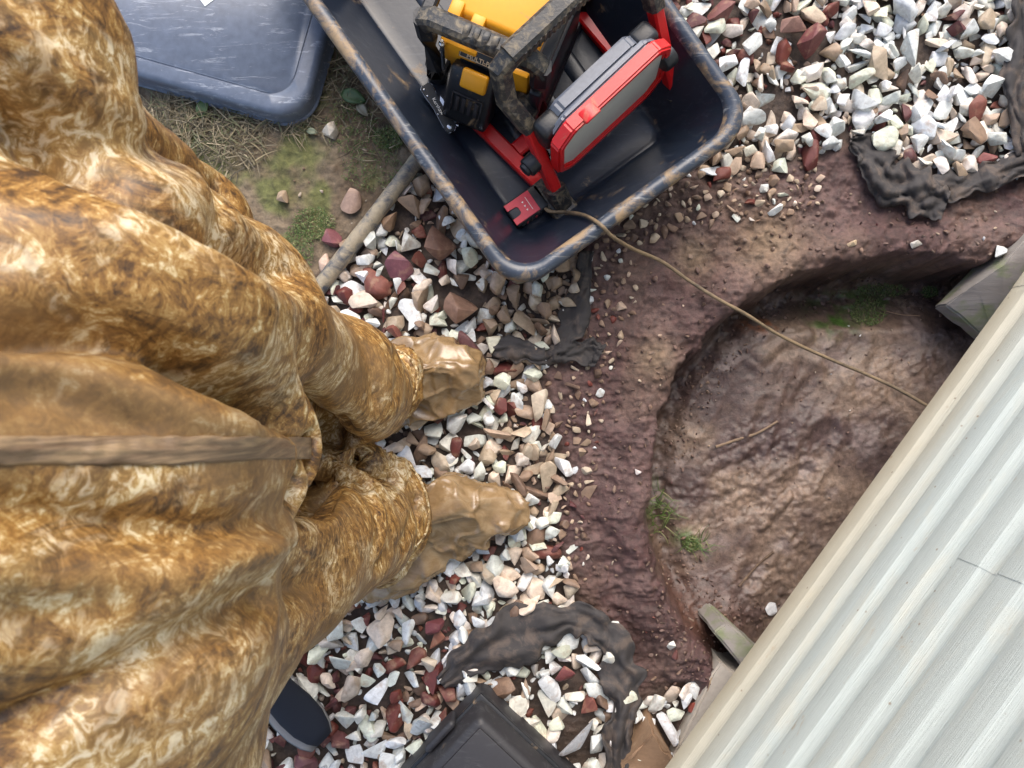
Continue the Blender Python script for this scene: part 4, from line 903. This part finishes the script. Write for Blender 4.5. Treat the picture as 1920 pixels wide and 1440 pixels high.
# ------------------------------------------------------------------ stones
def stone_protos(n, lvl, seed, ang=.45):
    rs = np.random.default_rng(seed); out = []
    for k in range(n):
        bm = bmesh.new(); m = rs.integers(8, 13); d = rs.normal(size=(m, 3)); d /= np.linalg.norm(d, axis=1, keepdims=True); d *= rs.uniform(.88, 1.05, (m, 1)); d *= np.array([1, rs.uniform(.6, .9), rs.uniform(.45, .7)])
        vs_ = [bm.verts.new(v) for v in d]; r_ = bmesh.ops.convex_hull(bm, input=vs_); bmesh.ops.delete(bm, geom=[v for v in bm.verts if not v.link_faces], context='VERTS')
        me = bpy.data.meshes.new('p'); cl_ = bm.edges.layers.float.new('crease_edge')
        for e in bm.edges: e[cl_] = ang
        bm.to_mesh(me); bm.free(); o = bpy.data.objects.new('p', me); COL.objects.link(o)
        md = o.modifiers.new('s', 'SUBSURF'); md.levels = lvl; md.render_levels = lvl
        dg = bpy.context.evaluated_depsgraph_get(); ev = o.evaluated_get(dg).to_mesh()
        Vp = np.zeros(len(ev.vertices) * 3, np.float32); ev.vertices.foreach_get('co', Vp); Vp = Vp.reshape(-1, 3)
        Fp = np.array([list(p.vertices) for p in ev.polygons], np.int32); out.append((Vp, Fp)); bpy.data.objects.remove(o); bpy.data.meshes.remove(me)
    return out
PR2 = stone_protos(60, 2, 5, .52); PR1 = stone_protos(16, 1, 6, .3)
def rotm(rs, tilt=.5):
    a = rs.uniform(0, 2 * math.pi); m = Matrix.Rotation(a, 3, 'Z') @ Matrix.Rotation(rs.normal() * tilt, 3, 'X') @ Matrix.Rotation(rs.normal() * tilt, 3, 'Y') @ Matrix.Rotation(rs.uniform(0, 6.28), 3, 'Z')
    return np.array(m)
PAL = {'white': [(.68, .71, .69), (.76, .79, .78), (.70, .69, .62), (.62, .65, .60), (.66, .69, .57), (.72, .66, .60), (.60, .63, .66), (.66, .55, .45), (.76, .79, .78)],
       'tan': [(.46, .37, .27), (.36, .27, .19), (.52, .44, .34), (.32, .23, .16), (.44, .33, .25)],
       'red': [(.115, .026, .022), (.15, .035, .025), (.10, .032, .034), (.17, .055, .04), (.13, .05, .05)],
       'clod': [(.11, .065, .052), (.14, .085, .068), (.09, .052, .042), (.17, .115, .085)],
       'brown': [(.20, .125, .085), (.155, .10, .072), (.25, .17, .12)]}
def tint(kind, rs):
    c = np.array(PAL[kind][rs.integers(len(PAL[kind]))]); return np.clip(c * rs.uniform(.82, 1.12), 0, .8)
def probs(px, py):
    """share of white, tan, red, brown stones at a place in the yard"""
    if py < 400 and px > 1200:
        r_ = .36 if (px < 1560 and py < 130) or (px < 1420 and py < 170) else .08
        t = .10 + .5 * max(0, min(1, (py - 265) / 60)) * (px < 1600)
        return (1 - r_ - t, t, r_ * .8, r_ * .2)
    if py < 700:
        mud_ = max(0, min(1, (px - 900) / 90)); d_ = .25 * (py < 450)
        return (.68 * (1 - mud_) + .30 * mud_ - d_ * .5, .18 + .45 * mud_ + d_ * .3, .10 * (1 - mud_) + .04, .08 + .1 * mud_ + d_ * .2)
    if py < 960 and px > 700:
        mud_ = max(0, min(1, (px - 930) / 80)); return (.70 * (1 - mud_) + .32 * mud_, .18 + .42 * mud_, .08, .10 + .1 * mud_)
    r_ = .05 + .25 * max(0, min(1, (py - 1150) / 150)) * (px < 860)
    return (.86 - r_, .10, r_, .04)
hmap = {}
def place(rs, poly, tries, rmin, rmax, sep, layer, out, grid, prob=1.0, sink=.35):
    p = np.array(poly); lo, hi = p.min(0), p.max(0); cs = 30
    for _ in range(tries):
        x, y = rs.uniform(lo[0], hi[0]), rs.uniform(lo[1], hi[1])
        if y > 1740: continue
        r_ = rmin + (rmax - rmin) * rs.beta(1.5, 2.6)
        if not inside_poly(x, y, poly): continue
        cx, cy = int(x // cs), int(y // cs); ok = True
        for i in range(cx - 2, cx + 3):
            for j in range(cy - 2, cy + 3):
                for (a, b_, c_) in grid.get((layer, i, j), ()):
                    if (a - x) ** 2 + (b_ - y) ** 2 < (sep * (c_ + r_)) ** 2: ok = False; break
                if not ok: break
            if not ok: break
        if ok:
            for (sx0, sy0, sr) in KEEP:
                if (x - sx0) ** 2 + (y - sy0) ** 2 < (sr * .8 + r_ * .6) ** 2: ok = False; break
        if ok: grid.setdefault((layer, cx, cy), []).append((x, y, r_)); out.append((x, y, r_, layer))
def build_stones(name, items, rs, label, cat, kindf=probs, tilt=.5, group=None):
    VA, FA, CA = [], [], []; off = 0
    for (x, y, r_, layer) in items:
        Vp, Fp = (PR2 if r_ > 9 else PR1)[rs.integers(len(PR2) if r_ > 9 else len(PR1))]
        p = kindf(x, y); p = np.array(p) / sum(p); kind = ('white', 'tan', 'red', 'brown', 'clod')[rs.choice(len(p), p=p)]
        R = r_ * H / FPX * 1.34 * (1 + .15 * rs.normal() * .5); m = rotm(rs, tilt); el_ = rs.uniform(.9, 1.25)
        Vq = (Vp * np.array([el_, 1 / el_ ** .5, 1]) * R) @ m.T; g = G(x, y)
        g = np.array([g.x, g.y, g.z]); zlow = Vq[:, 2].min()
        zz = g[2] - zlow * (.62 if kindf is probs else .4) + layer * .013 + rs.uniform(0, .003)
        VA.append(Vq + np.array([g[0], g[1], zz])); FA.append(Fp + off); off += len(Vq)
        c = tint(kind, rs); CA.append(np.repeat(np.append(c, 1)[None], len(Vq), 0))
    me = mesh_np(name, np.concatenate(VA), np.concatenate(FA)); ca = me.color_attributes.new('tint', 'FLOAT_COLOR', 'POINT'); ca.data.foreach_set('color', np.concatenate(CA).astype(np.float32).ravel())
    o = link(name, me, M_stone, None, True); me.set_sharp_from_angle(angle=math.radians(50))
    return tag(o, label, cat, group, 'stuff')
# stones one can pick out: px, py, half-length px, aspect, angle deg, colour, height, label
SOLO = [
 (614, 252, 27, .62, 50, (.62, .56, .46), 'small pale triangular stone lying alone on the bare dirt near the overturned tray'),
 (535, 370, 17, .8, 10, (.34, .25, .17), 'round dirty tan stone on bare soil beside the coverall'),
 (659, 378, 24, .85, 60, (.38, .26, .20), 'purple and tan speckled stone on the dirt left of the pole'),
 (627, 443, 25, .85, 30, (.20, .07, .08), 'maroon angular stone on mossy dirt left of the pole'),
 (612, 497, 22, .6, 100, (.50, .36, .28), 'peach coloured stone against the lower end of the pole'),
 (748, 497, 30, .9, 95, (.17, .06, .075), 'large purple wedge shaped stone, topmost of the gravel between pole and tub'),
 (822, 455, 34, .8, 120, (.15, .075, .05), 'large reddish brown rock against the left side of the tub'),
 (868, 570, 40, .85, 60, (.20, .115, .08), 'largest flat brown rock in the gravel below the near corner of the tub'),
 (737, 416, 22, .8, 20, (.24, .15, .09), 'shiny brown stone just right of the pole'),
 (768, 390, 24, .9, 100, (.27, .19, .13), 'flat sandy brown stone between the pole and the tub rim'),
 (925, 646, 20, .9, 70, (.60, .57, .44), 'cream stone touching the left end of the crumpled fabric scrap'),
 (862, 797, 25, .85, 0, (.70, .72, .71), 'brightest white angular stone in the gravel between the two boots'),
 (1448, 195, 35, .5, -8, (.68, .72, .70), 'long smooth white stone in the gravel right of the tub corner'),
 (1515, 88, 42, .5, 60, (.17, .05, .05), 'long pointed maroon rock in the gravel above the white stone'),
 (1480, 55, 34, .65, 20, (.20, .11, .09), 'brown rock with a flat face at the top edge of the gravel'),
 (1358, 25, 32, .75, 20, (.18, .065, .06), 'dusky red flat rock at the top of the gravel beside the tub'),
 (1405, 85, 30, .55, 40, (.66, .69, .68), 'arrow shaped white stone near the far right side of the tub'),
 (1566, 245, 24, .85, 80, (.68, .71, .68), 'rounded white stone at the lower edge of the upper gravel'),
 (1852, 115, 0, 1, 0, None, ''),
 (1710, 95, 40, .5, 80, (.64, .68, .67), 'tall white stone in the middle of the upper gravel'),
 (1880, 108, 26, .75, 5, (.70, .73, .72), 'square white stone in the gravel next to the upright fabric'),
 (1863, 165, 26, .85, 100, (.69, .72, .70), 'egg shaped white stone in the gravel next to the upright fabric'),
 (1850, 298, 19, .9, 0, (.20, .055, .05), 'single red stone on the fabric strip at the right side of the photo'),
 (1878, 465, 24, .5, 55, (.62, .64, .62), 'white stone lying against the mossy timber block'),
 (1718, 458, 12, .6, 10, (.50, .47, .42), 'small grey white stone on the mud bank above the pit'),
 (1597, 455, 11, .7, 0, (.50, .38, .25), 'small tan pebble on the mud bank above the pit'),
 (1447, 1141, 15, .9, 40, (.62, .63, .64), 'lone white stone on the pit floor close to the siding'),
 (1259, 1213, 12, .7, 70, (.60, .60, .55), 'tiny white stone on dark mud above the lower right gravel'),
 (1270, 1228, 11, .7, 50, (.17, .07, .06), 'tiny red stone on dark mud above the lower right gravel'),
 (1195, 884, 8, .8, 0, (.62, .55, .52), 'tiny round white pebble on the edge of the pit'),
 (1462, 728, 0, 1, 0, None, ''),
 (1776, 722, 14, .7, 60, (.45, .27, .23), 'small pink stone on the pit floor under the edge of the siding'),
 (1245, 1365, 36, .55, -52, (.70, .72, .74), 'largest white boulder like stone beside the concrete ledge'),
 (1282, 1378, 20, .6, 60, (.70, .72, .74), 'pointed white stone leaning on the concrete ledge'),
 (1216, 1355, 22, .55, 80, (.70, .72, .72), 'upright white stone just above the brown rock'),
 (1263, 1340, 22, .6, 20, (.58, .62, .54), 'greenish white stone in the lower right gravel'),
 (1287, 1313, 17, .55, 60, (.70, .72, .74), 'bright narrow white stone at the top of the lower right gravel'),
 (1300, 1325, 14, .8, 90, (.22, .05, .035), 'square red stone touching the concrete ledge'),
 (1082, 1385, 46, .4, 48, (.52, .54, .58), 'long flat grey white stone right of the black case'),
 (1020, 1320, 28, .85, 70, (.56, .56, .50), 'rounded pale stone right of the corner of the black case'),
 (1120, 1395, 22, .7, 70, (.56, .58, .57), 'white wedge stone between the black case and the fabric'),
 (1098, 1322, 21, .85, 30, (.20, .07, .055), 'square brick red stone inside the loop of fabric'),
 (1068, 1265, 26, .6, -15, (.15, .04, .04), 'smooth maroon stone inside the loop of fabric'),
 (1030, 1290, 30, .6, 120, (.62, .64, .66), 'long white stone standing inside the loop of fabric'),
 (813, 1172, 22, .8, 60, (.15, .04, .045), 'maroon stone on top of the gravel left of the fabric loop'),
 (815, 1200, 20, .75, 40, (.24, .09, .05), 'rusty stone on top of the gravel just left of the fabric loop'),
 (706, 1298, 32, .55, 65, (.70, .72, .74), 'tall white pointed stone in the gravel right of the sneaker'),
 (740, 1270, 20, .6, 50, (.62, .65, .58), 'bean shaped white stone in the gravel left of the black case'),
 (545, 1394, 32, .75, 15, (.13, .035, .035), 'largest dark red lava rock below the sneaker'),
 (606, 1390, 18, .85, 0, (.12, .035, .032), 'round dark red lava stone below the toe of the sneaker'),
 (570, 1432, 26, .85, 0, (.13, .045, .05), 'round maroon lava rock at the bottom edge of the photo'),
 (648, 1352, 22, .8, 0, (.56, .57, .52), 'round grey white stone at the toe of the sneaker'),
 (663, 1410, 26, .7, 110, (.60, .60, .58), 'large white stone at the bottom edge between sneaker and case'),
 (900, 1010, 0, 1, 0, None, ''),
 (1470, 312, 24, .7, 10, (.56, .61, .52), 'greenish white stone alone on the mud above the pit'),
 (1408, 283, 15, .7, 5, (.60, .58, .48), 'small cream stone at the lower edge of the gravel right of the tub'),
]
SOLO = [s for s in SOLO if s[2] > 0]
KEEP = [(s[0], s[1], s[2]) for s in SOLO]
rs = np.random.default_rng(3); grid = {}; items = []
for poly in (GR_A, GR_B, GR_C):
    place(rs, poly, 36000 if poly is not GR_C else 900, 13, 31, .70, 0, items, grid)
    place(rs, poly, 20000 if poly is not GR_C else 500, 6, 12, .62, 0, items, grid)
    place(rs, poly, 18000 if poly is not GR_C else 300, 13, 30, .80, 1, items, grid)
up = [i for i in items if i[1] < 420 and i[0] > 1200]; lowi = [i for i in items if not (i[1] < 420 and i[0] > 1200)]
c_items = [i for i in lowi if i[0] > 1180]; b_items = [i for i in lowi if i[0] <= 1180]
build_stones('gravel', up, rs, 'white and red landscape gravel right of the black tub', 'gravel')
build_stones('gravel', b_items, rs, 'mixed white, tan and red gravel around the boots and black case', 'gravel')
build_stones('gravel', c_items, rs, 'small patch of white gravel beside the concrete ledge', 'gravel')
# crumbs and half buried pebbles in the mud
pit_p = [(1060, 480), (1250, 380), (1300, 300), (1560, 280), (1600, 420), (1380, 470), (1240, 640), (1190, 800), (1170, 1000), (1230, 1200), (1190, 1290), (1080, 1120), (1040, 900), (1000, 700)]
its = []; g2 = {}
place(rs, [(1270, 300), (1540, 280), (1530, 390), (1400, 420), (1290, 420), (1180, 470), (1090, 500), (1110, 440)], 1500, 4, 15, .8, 0, its, g2)
place(rs, [(930, 520), (1180, 470), (1200, 560), (1130, 760), (1100, 1000), (1100, 1130), (1030, 1010), (960, 800), (940, 680)], 2600, 3.5, 16, .95, 0, its, g2)
place(rs, pit_p, 170, 2, 6, 3, 0, its, g2)
place(rs, [(1240, 700), (1700, 520), (1800, 560), (1500, 1050), (1380, 1200), (1250, 1250), (1190, 1200)], 90, 1.5, 4.5, 3, 0, its, g2)
place(rs, [(1560, 300), (1900, 350), (1900, 460), (1560, 480)], 50, 2, 5, 3, 0, its, g2)
place(rs, [(500, 330), (700, 200), (770, 320), (620, 500)], 60, 1.5, 6, 3, 0, its, g2)
build_stones('pebbles', its, rs, 'small muddy pebbles and crumbs scattered over the clay and dirt', 'pebbles', kindf=lambda x, y: (.12, .46, .06, .36), tilt=.4)
its = []; g2 = {}
RING = [(1075, 520), (1180, 430), (1330, 350), (1560, 300), (1900, 420), (1900, 500), (1650, 520), (1480, 545), (1350, 630), (1270, 760), (1235, 900), (1240, 1050), (1330, 1240), (1280, 1300), (1190, 1290), (1130, 1150), (1090, 1000), (1080, 820), (1060, 700)]
place(rs, RING, 1500, 1.6, 8, 1.35, 0, its, g2)
place(rs, [(1235, 830), (1260, 740), (1340, 640), (1480, 550), (1640, 515), (1800, 520), (1780, 600), (1600, 560), (1420, 640), (1330, 760), (1290, 900)], 2500, 1.5, 7, 1.05, 0, its, g2)
place(rs, [(1240, 960), (1290, 1000), (1350, 1120), (1470, 1130), (1400, 1250), (1290, 1280), (1220, 1200)], 1600, 1.5, 7, 1.1, 0, its, g2)
place(rs, [(1240, 700), (1700, 520), (1800, 560), (1500, 1050), (1380, 1200), (1250, 1250)], 300, 1.5, 4, 3, 0, its, g2)
build_stones('soil_clods', its, rs, 'crumbly reddish brown soil clods over the clay bank and along the pit edge', 'soil', kindf=lambda x, y: (0, 0, 0, 0, 1), tilt=.6)
rs = np.random.default_rng(77)
for (x, y, r_, asp, ang, c, lab) in SOLO:
    Vp, Fp = PR2[rs.integers(len(PR2))]; R = r_ * H / FPX * .98
    m = np.array(Matrix.Rotation(math.radians(ang), 3, 'Z') @ Matrix.Rotation(rs.normal() * .15, 3, 'Y'))
    hb = np.abs(Vp).max(0); Vq = (Vp / hb * np.array([1, asp, .62])) * R; Vq = Vq @ m.T
    ongr = inside_poly(x, y, GR_A) or inside_poly(x, y, GR_B) or inside_poly(x, y, GR_C)
    g = G(x, y); zz = -Vq[:, 2].min() * (.62 if not ongr else .8) + (.016 if ongr else 0)
    if y > 1170 and 1000 < x < 1010: zz += .01
    p = P(x, y, g.z + zz)
    me = mesh_np('stone', Vq, Fp); ca = me.color_attributes.new('tint', 'FLOAT_COLOR', 'POINT'); ca.data.foreach_set('color', np.repeat(np.array([*c, 1.])[None], len(Vq), 0).astype(np.float32).ravel())
    o = link('stone', me, M_stone, None, True); me.set_sharp_from_angle(angle=math.radians(32)); o.location = p; tag(o, lab, 'stone', 'stones that stand out')

# ------------------------------------------------------------------ grass, leaves, twigs
def blades(name, spots, n, length, colr, label, rs, flatness=.8, wid=.0011):
    m, nt, b = mat(name + '_mat'); oi = nd(nt, 'ShaderNodeAttribute'); oi.attribute_name = 'tint'; nt.links.new(oi.outputs['Color'], b.inputs['Base Color']); b.inputs['Roughness'].default_value = .6
    V = []; F = []; Cc = []
    for (cx, cy, rx, ry, k) in spots:
        for _ in range(int(n * k)):
            a = rs.uniform(0, 6.28); q_ = math.sqrt(rs.uniform()); x = cx + rx * q_ * math.cos(a); y = cy + ry * q_ * math.sin(a); g = G(x, y)
            d = rs.uniform(0, 6.28); L = length * rs.uniform(.4, 1.25); up_ = rs.uniform(0, 1) * (1 - flatness) + .05; cv_ = rs.normal() * .6
            c = np.array(colr[rs.integers(len(colr))]) * rs.uniform(.7, 1.2); b0 = len(V); z = g.z + rs.uniform(.001, .012)
            xx, yy = g.x, g.y; w = wid * rs.uniform(.6, 1.4); sg = 5
            for i in range(sg + 1):
                t = i / sg; ww = w * (1 - t * .85); nx_, ny_ = -math.sin(d), math.cos(d); V.append((xx + nx_ * ww, yy + ny_ * ww, z)); V.append((xx - nx_ * ww, yy - ny_ * ww, z + .0006)); Cc += [c, c]
                xx += math.cos(d) * L / sg; yy += math.sin(d) * L / sg; z += L / sg * up_ * (1 - 1.2 * t); z = max(z, gz(xx, yy) + .0008); d += cv_ / sg
            for i in range(sg): F.append((b0 + 2 * i, b0 + 2 * i + 1, b0 + 2 * i + 3, b0 + 2 * i + 2))
    me = mesh_np(name, V, F); ca = me.color_attributes.new('tint', 'FLOAT_COLOR', 'POINT'); ca.data.foreach_set('color', np.concatenate([np.array(Cc), np.ones((len(Cc), 1))], 1).astype(np.float32).ravel())
    return tag(link(name, me, m, None, True), label, 'grass', None, 'stuff')
rs = np.random.default_rng(9)
STRAW = [(.22, .18, .10), (.16, .13, .075), (.12, .10, .06), (.11, .12, .05), (.30, .25, .16), (.08, .065, .04)]
GREEN = [(.08, .13, .03), (.11, .17, .04), (.06, .10, .025), (.2, .2, .08)]
blades('dry_grass', [(400, 215, 130, 40, 1.0), (360, 260, 60, 50, .5), (450, 280, 50, 45, .35), (560, 235, 60, 25, .22), (640, 120, 40, 90, .5), (700, 250, 60, 60, .12)], 560, .05, STRAW, 'matted dry straw coloured grass between the overturned tray and the tub', rs)
blades('green_grass', [(1236, 955, 20, 44, 1.0), (1302, 1020, 24, 16, .5)], 60, .045, GREEN, 'small green grass tuft growing at the left edge of the pit', rs, .35)
blades('moss', [(1625, 585, 34, 26, 1.0), (1650, 545, 50, 12, .6), (1740, 548, 16, 10, .3), (660, 240, 50, 50, .6), (730, 262, 28, 22, .8), (590, 420, 40, 30, .8), (560, 470, 30, 50, .7), (700, 320, 60, 40, .5), (1296, 1018, 18, 14, .4)], 900, .006, GREEN, 'short green moss patches on the soil and in the pit', rs, .5, .0009)
def leaf(cx, cy, L, w, ang, c, label, fold=.3):
    m = flat('leaf_' + str(cx), c, .5); V = []; n = 9; F = []
    for i in range(n):
        t = i / (n - 1); ww = w * math.sin(math.pi * min(1, t * .95 + .05)) ** .8 * (1 - .25 * t)
        for j in (-1, -.5, 0, .5, 1): V.append(((t - .5) * L, j * ww, .004 + abs(j) * ww * fold + .004 * math.sin(t * 3)))
    for i in range(n - 1):
        for j in range(4): F.append((i * 5 + j, i * 5 + 5 + j, i * 5 + 6 + j, i * 5 + 1 + j))
    g = G(cx, cy); M = Matrix.Translation((g.x, g.y, g.z + .006)) @ RZ(ang); me = mesh_np('leaf', V, F); o = link('leaf', me, m); o.matrix_world = M
    so_ = o.modifiers.new('s', 'SOLIDIFY'); so_.thickness = .0006; return tag(o, label, 'leaf')
leaf(665, 186, .058, .018, -20, (.05, .10, .035), 'dark green weed leaf on the ground beside the left rim of the tub')
leaf(682, 210, .035, .011, -50, (.20, .19, .14), 'pale withered leaf just below the dark green one')
leaf(385, 205, .045, .014, 70, (.09, .15, .05), 'green plantain leaf in the straw below the overturned tray')
leaf(588, 250, .026, .008, -10, (.20, .23, .15), 'small grey green leaf left of the pale triangular stone')
def twig(pts, r_, label, c=(.22, .15, .09)):
    mb = MB(); mb.sweep([Vector(p) for p in catmull([G(x, y, r_ * .8) for x, y in pts], 6)], r_, sides=7, wob=.2); tag(mb.build('twig', dirty('twig_bark_%d' % pts[0][0], tuple(x * .7 for x in c), .8, .6, bs=.5), None, True), label, 'twig')
twig([(1342, 838), (1380, 825), (1420, 812), (1458, 790)], .0032, 'thin muddy root lying on the pit floor left of the cable', (.30, .21, .14))
twig([(1655, 582), (1690, 590), (1725, 592)], .0015, 'fine pale twig on the pit floor near the timber block', (.34, .22, .15))
twig([(1385, 1100), (1420, 1060), (1450, 1035)], .003, 'dark stick sunk in the mud low in the pit', (.14, .09, .06))
twig([(1318, 1320), (1330, 1285), (1338, 1255)], .0014, 'straw coloured stalk leaning on the concrete ledge', (.36, .26, .16))
twig([(740, 840), (780, 858), (806, 880)], .0022, 'thin dark stick on the stones between the boots', (.16, .10, .07))
